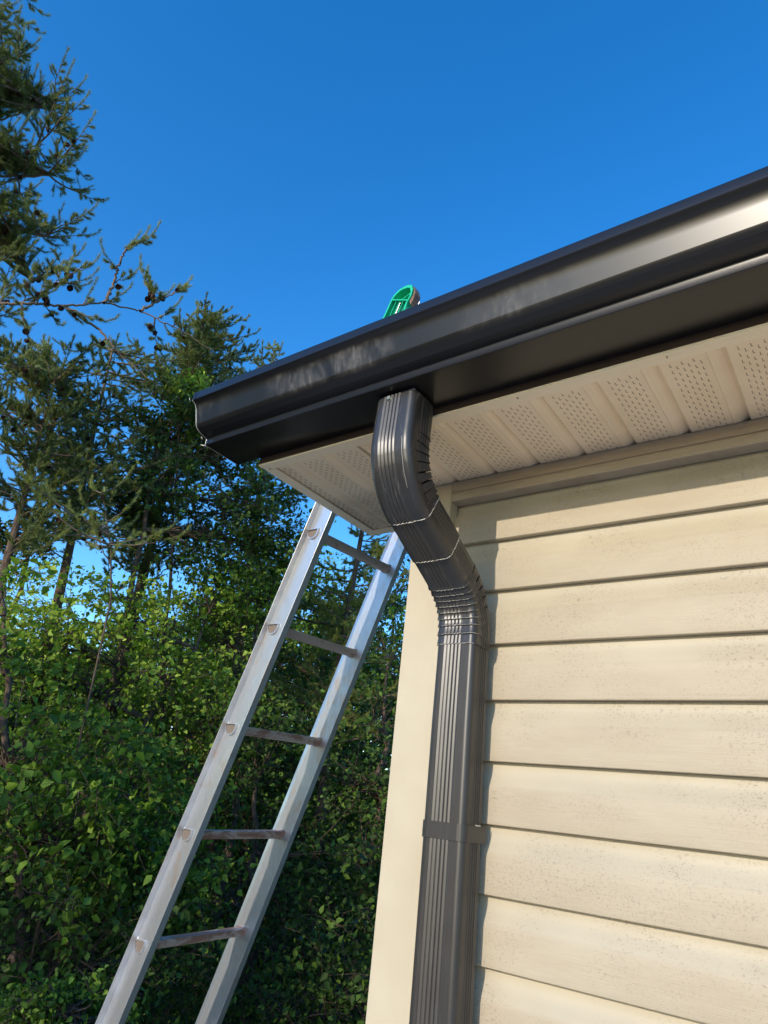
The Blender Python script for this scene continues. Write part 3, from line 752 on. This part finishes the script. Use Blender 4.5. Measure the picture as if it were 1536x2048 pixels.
def cone_mesh():
    mb = MB(); n = 9
    for r_ in range(7):
        z = -0.022 + r_ * 0.0072; rad = 0.021 * math.sin(math.pi * (r_ + 1.1) / 8.3) ** 0.75
        for k in range(n):
            a = 2 * math.pi * (k + 0.5 * (r_ % 2)) / n; c, s = math.cos(a), math.sin(a); w_ = rad * 0.42
            mb.add([(c * rad * .25 - s * w_ * .5, s * rad * .25 + c * w_ * .5, z - .003), (c * rad * .25 + s * w_ * .5, s * rad * .25 - c * w_ * .5, z - .003),
                    (c * rad + s * w_ * .8, s * rad - c * w_ * .8, z + .004), (c * rad * 1.12, s * rad * 1.12, z + .0065), (c * rad - s * w_ * .8, s * rad + c * w_ * .8, z + .004)], [(0, 1, 2, 3, 4)])
    mb.tube([(0, 0, -.024), (0, 0, -.01), (0, 0, .012), (0, 0, .026)], [.004, .012, .013, .003], 7)
    return mb
def bez(a, b, c, n):
    t = np.linspace(0, 1, n)[:, None]; return (1 - t) ** 2 * a + 2 * t * (1 - t) * b + t * t * c

def pine(label, trunk, tips, seed, nl=0.05, nw=0.0028, per=70, twstep=0.16, twlen=0.42, ncone=60, trunk_r=0.09, cat='tree', fill=1.0, candles=True, limbs=(), nmat='needle', group='pines at the edge of the wood'):
    global CONE
    rng = np.random.default_rng(seed); trunk = [np.array(p, float) for p in trunk]
    T = thing('pine_tree', label, cat, tuple(trunk[0]), group)
    tb_ = MB(); nT = len(trunk)
    tb_.tube(trunk, [trunk_r * (1 - 0.85 * i / (nT - 1)) for i in range(nT)], 9)
    seg = np.array(trunk)
    S, Dd, Ls = [], [], []; conepts = []
    bt = MB()
    LBS = [np.array(l, float) for l in limbs]; lpts = []
    for lb in LBS:
        dens = np.concatenate([lb[i] + (lb[i + 1] - lb[i]) * np.linspace(0, 1, 12, endpoint=False)[:, None] for i in range(len(lb) - 1)] + [lb[-1:]])
        dens[1:-1] += rng.normal(size=(len(dens) - 2, 3)) * .006; bt.tube(dens, list(np.linspace(.017, .004, len(dens))), 5, cap=False); lpts.append(dens)
    lpts = np.concatenate(lpts) if lpts else None
    for tip in tips:
        tip = np.array(tip, float)
        # attach on the trunk somewhat below the tip
        ts = np.linspace(0, 1, 80); idx = ts * (nT - 1); pts = np.array([seg[min(int(i), nT - 2)] * (1 - (i - min(int(i), nT - 2))) + seg[min(int(i), nT - 2) + 1] * (i - min(int(i), nT - 2)) for i in idx])
        zt = tip[2] - 0.25 * np.linalg.norm(tip[:2] - seg[nT // 2][:2]) + rng.uniform(-.25, .15)
        a = pts[np.argmin(abs(pts[:, 2] - zt))]
        if lpts is not None:
            dl = np.linalg.norm(lpts - (tip - np.array([0, 0, .08])), axis=1); j = int(np.argmin(dl))
            if dl[j] < np.linalg.norm(tip - a) * .9: a = lpts[max(0, j - 3)]
        L_ = np.linalg.norm(tip - a)
        if L_ < 0.15: continue
        mid = (a + tip) / 2 + np.array([0, 0, -0.10 * L_]) + rng.normal(size=3) * 0.05 * L_
        nb = max(6, int(L_ / 0.09)); B = bez(a, mid, tip, nb)
        B[1:-1] += rng.normal(size=(nb - 2, 3)) * 0.008
        r0 = min(0.028, 0.006 + 0.009 * L_)
        bt.tube(B, [r0 * (1 - 0.8 * i / (nb - 1)) for i in range(nb)], 5, cap=False)
        bd = unit(tip - a)
        s = 0.12 * L_
        while s < L_:
            f = s / L_; i = min(int(f * (nb - 1)), nb - 2); p = B[i] + (B[i + 1] - B[i]) * (f * (nb - 1) - i)
            loc = unit(B[i + 1] - B[i]); ln = twlen * (1.05 - 0.7 * f) * rng.uniform(0.55, 1.15) * min(1, 0.5 + L_ / 2)
            perp = np.cross(loc, [0, 0, 1]); perp = unit(perp) * rng.choice([-1, 1]) + np.array([0, 0, rng.uniform(-.5, .75)]) + rng.normal(size=3) * .25
            d0 = unit(loc * rng.uniform(.5, 1.1) + unit(perp)); m_ = p + d0 * ln * 0.55; e_ = p + d0 * ln + np.array([0, 0, rng.uniform(-.02, .28) * ln])
            Tq = bez(p, m_, e_, 5); bt.tube(Tq, [0.0042, .0036, .003, .0024, .0016], 4, cap=False)
            for j in range(4):
                if j == 0 and rng.random() < 0.6: continue
                if rng.random() < fill:
                    q = Tq[j + 1] - Tq[j]; l = np.linalg.norm(q); S.append(Tq[j]); Dd.append(q / l); Ls.append(l)
            if ln > 0.14:      # side shoots
                for _ in range(rng.integers(1, 4)):
                    j = rng.integers(1, 4); dd = unit(unit(Tq[j + 1] - Tq[j]) + rng.normal(size=3) * .55 + np.array([0, 0, .2])); l = rng.uniform(.06, .16)
                    bt.tube([Tq[j], Tq[j] + dd * l], [.0024, .0013], 3, cap=False); S.append(Tq[j] + dd * l * .15); Dd.append(dd); Ls.append(l * .9)
            if rng.random() < 0.5: conepts.append(p + rng.normal(size=3) * .02 + np.array([0, 0, -.02]))
            if rng.random() < 0.25: conepts.append(Tq[2] + np.array([0, 0, -.025]))
            s += twstep * rng.uniform(0.6, 1.3)
        # tip candle curving upwards
        dd = unit(B[-1] - B[-3]); c1 = tip + dd * .05; c2 = c1 + unit(dd + np.array([0, 0, .7])) * .09; c3 = c2 + unit(dd * .4 + np.array([0, 0, 1])) * .06
        for q0, q1 in ((tip - dd * .12, tip), (tip, c1), (c1, c2), (c2, c3)):
            S.append(q0); Dd.append(unit(q1 - q0)); Ls.append(np.linalg.norm(q1 - q0))
        bt.tube([tip, c1, c2, c3], [.003, .0028, .0025, .0015], 4, cap=False)
    S, Dd, Ls = np.array(S), np.array(Dd), np.array(Ls)
    off = len(tb_.v); tb_.v += bt.v; tb_.f += [tuple(i + off for i in f) for f in bt.f]; tb_.mi += [1] * len(bt.f); tb_.sm += bt.sm
    tb_.build('trunk', [M['bark'], M['twig']], T)
    V = needles(rng, S, Dd, Ls, per, nl, nw); fast_mesh('crown', V, np.arange(len(V)).reshape(-1, 3), M[nmat], T)
    if ncone:
        rng.shuffle(conepts)
        for c in conepts[:ncone]:
            if CONE is None:
                o = cone_mesh().build('pine_cone', M['cone'], T); CONE = o
            else:
                o = CONE.copy(); COL.objects.link(o); o.parent = T; o.matrix_parent_inverse = Matrix.Translation(T.location).inverted()
            o.location = tuple(c); o.rotation_euler = (rng.uniform(1.6, 3.6), rng.uniform(-.5, .5), rng.uniform(0, 6.28)); sc_ = rng.uniform(0.95, 1.4); o.scale = (sc_,) * 3
    return T

def leaves(rng, C, sizes, droop=0.3):
    n = len(C); nrm = rng.normal(size=(n, 3)); nrm[:, 2] = abs(nrm[:, 2]) * 0.9 + 0.15; nrm[:, 1] -= 0.35
    nrm /= np.linalg.norm(nrm, axis=1)[:, None]
    ax = np.cross(nrm, rng.normal(size=(n, 3))); ax /= np.linalg.norm(ax, axis=1)[:, None]; ax[:, 2] -= droop; ax /= np.linalg.norm(ax, axis=1)[:, None]
    sd = np.cross(nrm, ax); sd /= np.linalg.norm(sd, axis=1)[:, None] + 1e-9
    s = sizes[:, None]; fold = 0.12 * s * nrm
    V = np.empty((n, 6, 3))
    V[:, 0] = C; V[:, 1] = C + ax * s * .35 + sd * s * .36 + fold; V[:, 2] = C + ax * s * .75 + sd * s * .22 + fold * .6
    V[:, 3] = C + ax * s * 1.1; V[:, 4] = C + ax * s * .75 - sd * s * .22 + fold * .6; V[:, 5] = C + ax * s * .35 - sd * s * .36 + fold
    base = np.arange(n)[:, None] * 6
    F = np.concatenate([base + np.array([0, 1, 2, 3]), base + np.array([0, 3, 4, 5])], 0)
    return V.reshape(-1, 3), F
def broadleaf(label, base, blobs, seed, material, nclus=160, perc=45, size=0.075, spread=0.22, trunk_r=0.08, name='broadleaf_tree', cat='tree', group='leafy trees of the wood', lean=(0, 0)):
    """blobs: list of (centre, radii) ellipsoids filled with leaf clusters carried by limbs"""
    rng = np.random.default_rng(seed); base = np.array(base, float)
    T = thing(name, label, cat, tuple(base), group)
    topc = max((np.array(b[0]) for b in blobs), key=lambda c: c[2])
    tb_ = MB(); mid = (base + topc) / 2 + rng.normal(size=3) * .2
    TR = bez(base, mid, topc, 14); TR[1:-1] += rng.normal(size=(12, 3)) * .03
    tb_.tube(TR, [trunk_r * (1 - .8 * i / 13) for i in range(14)], 8)
    wts = np.array([b[1][0] * b[1][1] * b[1][2] for b in blobs]) ** 0.7; wts /= wts.sum()
    Cs = []
    for bi, (c, r) in enumerate(blobs):
        k = max(4, int(nclus * wts[bi])); d = rng.normal(size=(k, 3)); d /= np.linalg.norm(d, axis=1)[:, None]
        rr = rng.random(k) ** 0.4
        P = np.array(c) + d * rr[:, None] * np.array(r) * (1 + .18 * rng.normal(size=(k, 1)))
        a = TR[min(13, max(3, int(np.argmin(abs(TR[:, 2] - (c[2] - r[2] * .6))))))]
        hub = np.array(c) - np.array([0, 0, r[2] * .3]); LB = bez(a, (a + hub) / 2 + np.array([0, 0, .1]), hub, 7)
        tb_.tube(LB, [trunk_r * .5 * (1 - .6 * i / 6) for i in range(7)], 6, cap=False)
        for p in P:
            st_ = LB[rng.integers(2, 7)]; B = bez(st_, (st_ + p) / 2 + rng.normal(size=3) * .12, p, 6)
            tb_.tube(B, [.012, .010, .008, .006, .004, .002], 4, cap=False)
        Cs.append(P)
    P = np.concatenate(Cs); cen = np.mean([b_[0] for b_ in blobs], axis=0)
    K = 4; m_ = perc // K + 2; P4 = np.repeat(P, K, 0)
    dr = P4 - cen; dr /= np.linalg.norm(dr, axis=1)[:, None] + 1e-9
    dr = dr * .7 + rng.normal(size=dr.shape) * np.array([.8, .8, .35]); dr /= np.linalg.norm(dr, axis=1)[:, None]
    ln = spread * rng.uniform(1.0, 2.6, len(P4)); sag = rng.uniform(.05, .45, len(P4))
    def tw(t, i=slice(None)): return P4[i] + dr[i] * (ln[i] * t)[:, None] - np.array([0, 0, 1]) * (sag[i] * ln[i] * t * t)[:, None]
    A_, B_, C_ = tw(np.zeros(len(P4))), tw(np.full(len(P4), .5)), tw(np.ones(len(P4)))
    for a_, b_, c_ in zip(A_, B_, C_): tb_.tube([a_, b_, c_], [.0045, .0032, .0015], 3, cap=False)
    idx = np.repeat(np.arange(len(P4)), m_); n = len(idx); tt = rng.random(n) ** .8 * 1.05
    C = tw(tt, idx) + rng.normal(size=(n, 3)) * np.array([1, 1, .55]) * (.028 + spread * .17)
    V, F = leaves(rng, C, size * .9 * (.4 + 1.0 * rng.random(n) ** 1.6))
    tb_.build('trunk', M['bark'], T); fast_mesh('crown', V, F, material, T, 4)
    return T

def G(p, z=None): return (p[0], p[1], gh(p[0], p[1]) - 0.05 if z is None else z)
rt = np.random.default_rng(5)
def path_(d, *uv): return [at(u, v, d + .1 * math.sin(i * 1.7)) for i, (u, v) in enumerate(uv)]
# --- tall near pine on the left edge
A_tr = [G(at(-560, 2300, 8.4)), at(-330, 1500, 8.3), at(-170, 1000, 8.2), at(-95, 600, 8.1), at(-60, 250, 8.0), at(-30, -60, 8.0), at(0, -420, 8.0)]
tips = [at(u, v, 7.6 + rt.uniform(-.7, .8)) for u, v in [(78, 22), (70, 60), (60, 95), (125, 125), (135, 150), (155, 175), (110, 200), (160, 208), (175, 250), (140, 265), (142, 285), (120, 310), (158, 312), (165, 350), (130, 360), (200, 402), (175, 425), (150, 440), (178, 470), (150, 512), (100, 530), (60, 300), (40, 180), (70, 420), (80, 500), (120, 240), (60, 380), (90, 460)]]
tips += [at(rt.uniform(-250, 60), rt.uniform(-200, 640), rt.uniform(7.2, 8.9)) for _ in range(90)]
tips += [at(-60 + rt.uniform(-150, 130), rt.uniform(-40, 620), rt.uniform(7.2, 8.8)) for _ in range(100)]
Alimbs = [path_(8.0, (-90, 560 - 0), (-20, 500), (40, 480), (100, 470)), path_(7.8, (-60, 420), (0, 370), (60, 350), (110, 350)), path_(7.9, (-70, 300), (0, 240), (70, 215), (120, 215)), path_(7.8, (-60, 180), (0, 120), (60, 110)), path_(8.1, (-80, 640), (0, 580), (80, 560)), path_(7.7, (-50, 330), (20, 300), (90, 290))]
pine('tall cone laden pine rising along the left edge against the blue sky', A_tr, tips, 11, per=72, twstep=0.060, twlen=0.27, ncone=98, nl=0.055, nw=0.0028, limbs=Alimbs)
# --- long limb pine reaching right at mid height
B_tr = [G(at(-420, 2300, 6.6)), at(-300, 1500, 6.5), at(-190, 1000, 6.4), at(-120, 760, 6.35), at(-80, 640, 6.3)]
def path(d, *uv): return [at(u, v, d + .08 * math.sin(i * 1.7)) for i, (u, v) in enumerate(uv)]
limbs = [path(6.2, (-80, 618), (0, 608), (60, 606), (130, 612), (210, 605), (280, 622), (350, 655), (425, 700)), path(6.15, (208, 606), (226, 572), (238, 530), (250, 500), (275, 487), (300, 470)),
         path(6.3, (130, 612), (200, 660), (240, 710), (300, 760)), path(6.0, (280, 622), (320, 600), (352, 585)), path(6.2, (60, 607), (90, 580), (130, 560), (160, 535))]
tips = [at(u, v, d) for u, v, d in [(303, 470, 6.1), (284, 478, 6.15), (262, 486, 6.1), (215, 515, 6.1), (222, 540, 6.2), (285, 545, 6.0), (262, 550, 6.2), (300, 560, 6.1), (355, 583, 6.0), (368, 572, 6.1), (330, 590, 6.1), (345, 615, 6.2), (375, 640, 6.1),
    (430, 690, 6.1), (400, 665, 6.1), (300, 650, 6.3), (180, 530, 6.2), (168, 560, 6.1), (140, 530, 6.2), (120, 545, 6.4), (90, 560, 6.0), (60, 570, 6.1), (180, 585, 6.2), (240, 590, 6.2), (200, 640, 6.0), (240, 680, 6.2), (220, 720, 6.3),
    (160, 700, 6.4), (320, 700, 6.5), (300, 760, 6.3), (270, 720, 6.3), (150, 570, 6.2), (100, 585, 6.2), (40, 590, 6.2), (30, 640, 6.2), (60, 680, 6.1), (110, 640, 6.3), (20, 720, 6.2), (90, 740, 6.3), (20, 560, 6.3)]]
pine('smaller pine stretching one long bare limb across the sky from the left', B_tr, tips, 12, nl=0.050, per=80, nw=0.0026, twstep=0.055, twlen=0.21, ncone=34, trunk_r=0.06, limbs=limbs)
# --- mid pine with pointed tops beyond
C_tr = [G(at(235, 1500, 11)), at(235, 1350, 11), at(300, 1100, 11), at(355, 880, 11), at(392, 720, 11), at(412, 610, 11)]
tips = [at(u, v, rt.uniform(10.2, 11.6)) for u, v in [(410, 605), (395, 640), (430, 640), (450, 625), (485, 640), (470, 680), (505, 668), (360, 640), (340, 665), (330, 700), (400, 690), (440, 720), (380, 720)]]
tips += [at(415 - (v - 600) * .1 + rt.uniform(-1, 1) * (25 + (v - 600) * .55), v, rt.uniform(10.2, 11.8)) for v in rt.uniform(625, 790, 46)]
tips += [at(390 + rt.normal() * 95 - (v - 600) * .22, v, rt.uniform(9.9, 12.2)) for v in rt.uniform(680, 1120, 110)]
pine('pine with a pointed crown left of the gutter end', C_tr, tips, 13, nl=0.058, nw=0.0060, per=62, twstep=0.085, twlen=0.34, ncone=90, trunk_r=0.11)
D_tr = [G(at(470, 1500, 12.5)), at(475, 1300, 12.5), at(510, 1050, 12.5), at(535, 850, 12.5), at(548, 700, 12.5)]
tips = [at(u, v, rt.uniform(11.8, 13)) for u, v in [(548, 690), (560, 702), (525, 700), (500, 720), (565, 730), (480, 745), (590, 760)]]
tips += [at(540 + rt.normal() * 75 - (v - 700) * .10, v, rt.uniform(11.4, 13.6)) for v in rt.uniform(730, 1250, 110)]
pine('low rounded pine crown just behind the end of the gutter', D_tr, tips, 14, nl=0.060, nw=0.0065, per=60, twstep=0.10, twlen=0.4, ncone=50, trunk_r=0.10)
# pines behind ladder and at far left
E_tr = [G(at(640, 1700, 12)), at(660, 1450, 12), at(700, 1200, 12), at(735, 1000, 12), at(770, 800, 12)]
tips = [at(680 + rt.normal() * 85, v, rt.uniform(11, 13)) for v in rt.uniform(1045, 1450, 60)] + [at(760 + rt.uniform(-60, 70), v, rt.uniform(11, 13)) for v in rt.uniform(850, 1120, 22)]
pine('yellow tipped pine seen between the ladder rails under the soffit', E_tr, tips, 15, nl=0.060, nw=0.0065, per=70, twstep=0.12, twlen=0.42, ncone=0, trunk_r=0.10, nmat='needle_sunlit')
F_tr = [G(at(-60, 1500, 9.5)), at(-20, 1250, 9.5), at(20, 1100, 9.5), at(60, 950, 9.5), at(110, 760, 9.5)]
tips = [at(60 + rt.normal() * 95, v, rt.uniform(8.8, 10.4)) for v in rt.uniform(680, 1080, 100)]
pine('dark pine beneath the long bare limb at the left edge', F_tr, tips, 16, nl=0.055, nw=0.0052, per=80, twstep=0.13, twlen=0.45, ncone=30, trunk_r=0.09)
H_tr = [G(at(90, 1500, 10)), at(105, 1250, 10), at(150, 1050, 10), at(190, 850, 10), at(225, 700, 10)]
tips = [at(215 + rt.normal() * 75 - (v - 700) * .25, v, rt.uniform(9.2, 10.8)) for v in rt.uniform(690, 1060, 95)]
pine('dense cone hung pine between the left edge pine and the pointed crown', H_tr, tips, 18, nl=0.055, nw=0.0052, per=62, twstep=0.11, twlen=0.4, ncone=60, trunk_r=0.09)
# small young pine with bright shoots
Y_tr = [G(at(215, 1400, 7.0)), at(222, 1200, 7.0), at(222, 1100, 7.0), at(210, 1020, 7.0), at(205, 985, 7.0)]
tips = [at(u, v, rt.uniform(6.8, 7.2)) for u, v in [(245, 962), (185, 975), (60, 965), (75, 990), (225, 1000), (260, 1010), (170, 1010), (215, 1035), (330, 1060), (350, 1075), (190, 1060), (110, 1000)]]
pine('slender young pine with shoots in a sunlit colour in front of the darker trees', Y_tr, tips, 17, nl=0.05, per=70, twstep=0.15, twlen=0.26, ncone=5, trunk_r=0.012, nmat='needle_sunlit')

def blob(u, v, d, r, rz=None): return (tuple(at(u, v, d)), (r, r, rz or r * .8))
# --- leafy trees
broadleaf('bright yellow green sapling top peeking out beside the gutter end', G(at(360, 1500, 10.4)), [blob(385, 790, 10.3, .42), blob(360, 760, 10.2, .22), blob(400, 850, 10.3, .4)], 21, M['leaf_bright'], 50, 46, 0.085, .17, .05)
broadleaf('dark leafy tree in the middle of the wood left of the ladder', G(at(300, 1550, 10)), [blob(330, 850, 10.2, .75), blob(450, 900, 10.4, .85), blob(330, 960, 10, .6), blob(500, 1000, 10.4, .8), blob(560, 1080, 10.6, .6), blob(420, 1060, 10.3, .8)], 22, M['leaf_dark_shaded'], 190, 50, 0.085, .24, .09)
broadleaf('sunlit yellow green understorey tree below the gap of blue sky', G(at(60, 1700, 9.6)), [blob(100, 1250, 9.8, .95), blob(250, 1230, 10, .8), blob(330, 1330, 10.2, .9), blob(30, 1300, 9.5, .8), blob(180, 1350, 9.8, .8), blob(430, 1200, 10.4, .6)], 23, M['leaf_bright'], 190, 42, 0.085, .26, .07)
broadleaf('mid green tree with sunny leaves left of the middle rungs', G(at(420, 1900, 10.5)), [blob(450, 1250, 10.8, .9), blob(420, 1420, 10.4, .9), blob(330, 1500, 10, .7), blob(520, 1180, 11, .8)], 24, M['leaf_mid'], 150, 44, 0.085, .26, .08)
broadleaf('vine covered tree with broad dark leaves at the left edge', G(at(60, 2100, 7.3)), [blob(20, 1480, 7.4, .75), blob(150, 1520, 7.5, .6), blob(80, 1640, 7.2, .8), blob(230, 1640, 7.4, .6), blob(0, 1180, 7.6, .30), blob(10, 1330, 7.5, .35)], 25, M['leaf_mid'], 115, 42, 0.092, .22, .07)
broadleaf('leafy shrub with a few bright sprays beside the left ladder rail', G(at(250, 2100, 8)), [blob(280, 1560, 8.4, .55), blob(330, 1660, 8.4, .6), blob(200, 1700, 8.2, .6), blob(300, 1760, 8.2, .7)], 26, M['leaf_mid'], 100, 40, 0.085, .2, .05)
broadleaf('dark shrub filling the bottom left corner', G(at(60, 2250, 7.4)), [blob(60, 1830, 7.3, .85), blob(200, 1880, 7.4, .8), blob(120, 1990, 7.2, .8), blob(300, 1930, 7.6, .7), blob(0, 1960, 7.1, .7)], 27, M['leaf_dark_shaded'], 125, 40, 0.070, .24, .05, 'shrub', 'shrub', 'shrubs at the edge of the wood')
broadleaf('shaded tree between the ladder rails', G(at(520, 2000, 9.5)), [blob(520, 1500, 10, .9), blob(560, 1680, 9.8, .9), blob(450, 1760, 9.6, .9), blob(600, 1850, 9.8, 1.0), blob(480, 1950, 9.5, .9)], 28, M['leaf_dark_shaded'], 120, 40, 0.085, .28, .08)
broadleaf('green tree between the far ladder rail and the house corner', G(at(730, 2000, 10)), [blob(750, 1420, 10.5, .8), blob(700, 1550, 10.4, .9), blob(780, 1300, 10.8, .7), blob(740, 1680, 10, .9), blob(700, 1850, 10, .9), blob(780, 1560, 10.3, .7)], 29, M['leaf_dark_shaded'], 120, 46, 0.085, .26, .08)
broadleaf('dark bush at the foot of the house corner', G(at(650, 2150, 8.5)), [blob(640, 2000, 8.6, 1.0), blob(760, 1990, 8.6, .9), blob(520, 2040, 8.4, .8)], 30, M['leaf_dark_shaded'], 100, 44, 0.08, .26, .05, 'shrub', 'shrub', 'shrubs at the edge of the wood')
broadleaf('dark leafy crown under the sky gap at the far left', G(at(-60, 1500, 10.5)), [blob(20, 1060, 10.6, .5), blob(120, 930, 10.8, .5), blob(260, 1010, 10.8, .45)], 31, M['leaf_dark_shaded'], 60, 44, 0.085, .22, .07)
# fern-like fronds bottom left
broadleaf('blue green feathery bush at the very bottom left', G(at(110, 2200, 6.2)), [blob(110, 2010, 6.2, .35, .18), blob(60, 2030, 6.1, .3, .15), blob(160, 2035, 6.3, .3, .15)], 32, M['leaf_mid'], 40, 60, 0.05, .10, .02, 'shrub', 'shrub', 'shrubs at the edge of the wood')
# --- far rank of trees closing the wood
far = [(-150, 1290, 20), (0, 1260, 19), (140, 1290, 20), (290, 1250, 19), (430, 1230, 20), (580, 1200, 19), (720, 1180, 20), (-40, 1480, 13.5), (120, 1400, 13.5), (280, 1330, 13.5), (420, 1310, 13.5), (560, 1280, 13.5), (690, 1260, 13.5), (800, 1230, 14), (-60, 1230, 16), (90, 1260, 17), (240, 1230, 16), (390, 1180, 16.5), (540, 1130, 17), (680, 1120, 16), (800, 1100, 17), (-180, 1120, 15), (470, 1500, 15), (650, 1450, 15), (150, 1500, 15), (320, 1450, 15)]
seen = ['distant tree at the far left edge low over the dark leaves', 'distant tree behind the leftmost reddish trunk', 'distant tree under the lower edge of the left sky gap', 'distant tree closing the view behind the sunlit understorey', 'distant tree closing the view behind the near ladder rail', 'distant tree closing the view between the first two rungs', 'distant tree closing the view beside the corner post', 'wood tree at the left edge behind the vine covered tree', 'wood tree behind the sunlit understorey at the left', 'wood tree behind the reddish trunk', 'wood tree behind the near ladder rail at the second rung', 'wood tree seen between the second and third rungs', 'wood tree seen right of the far ladder rail', 'wood tree just left of the corner post top', 'far tree under the left sky gap with paler leaves', 'far tree standing left of the reddish trunk', 'far tree just right of the reddish trunk', 'far tree with its top behind the dark leafy tree', 'far tree with its top behind the near ladder rail', 'far tree glimpsed between the top two rungs', 'far tree hidden mostly by the house corner post', 'far tree at the extreme left edge', 'far low tree glimpsed left of the third rung', 'far low tree glimpsed right of the third rung', 'far low tree behind the sunlit understorey', 'far low tree behind the mid green tree']
for i, (u, v, d) in enumerate(far):
    c = at(u, v, d); r = 1.5; big_ = d > 18.5
    bl = [(tuple(c - np.array([0, 0, 1.1])), (1.4, 1.4, 1.2)), (tuple(c - np.array([.5, .3, 2.6])), (1.7, 1.7, 1.4)), (tuple(c - np.array([-.5, 0, 3.4])), (1.6, 1.6, 1.4)), (tuple(c - np.array([.2, 0, 5.2])), (1.9, 1.6, 1.6))]
    broadleaf(seen[i], G(c), bl, 60 + i, M['leaf_mid'] if i % 3 == 1 else M['leaf_dark_shaded'], 190 if big_ else 150, 44, 0.17 if big_ else 0.11, .45 if big_ else .36, .1)
# --- added unseen trees behind the camera, shaped to shade the foot of the wood
for i, (x, y, zt) in enumerate([(-4.7, -8.5, 3.5), (-6.9, -8.0, 3.3), (-9.1, -8.3, 3.6), (-11.4, -6.0, 4.1), (-14, -8.5, 5.0)]):
    bl = [((x, y, zt - 1.2), (1.4, 1.2, 1.2)), ((x + .4, y, zt - 3.0), (1.8, 1.4, 1.6)), ((x - .5, y + .2, zt - 5.0), (1.7, 1.4, 1.8))]
    broadleaf(['first', 'second', 'third', 'fourth', 'fifth'][i] + ' added shading tree from the house, unseen behind the camera', G((x, y)), bl, 90 + i, M['leaf_dark_shaded'], 125, 40, 0.16, .42, .12, group='added shading trees behind the camera')
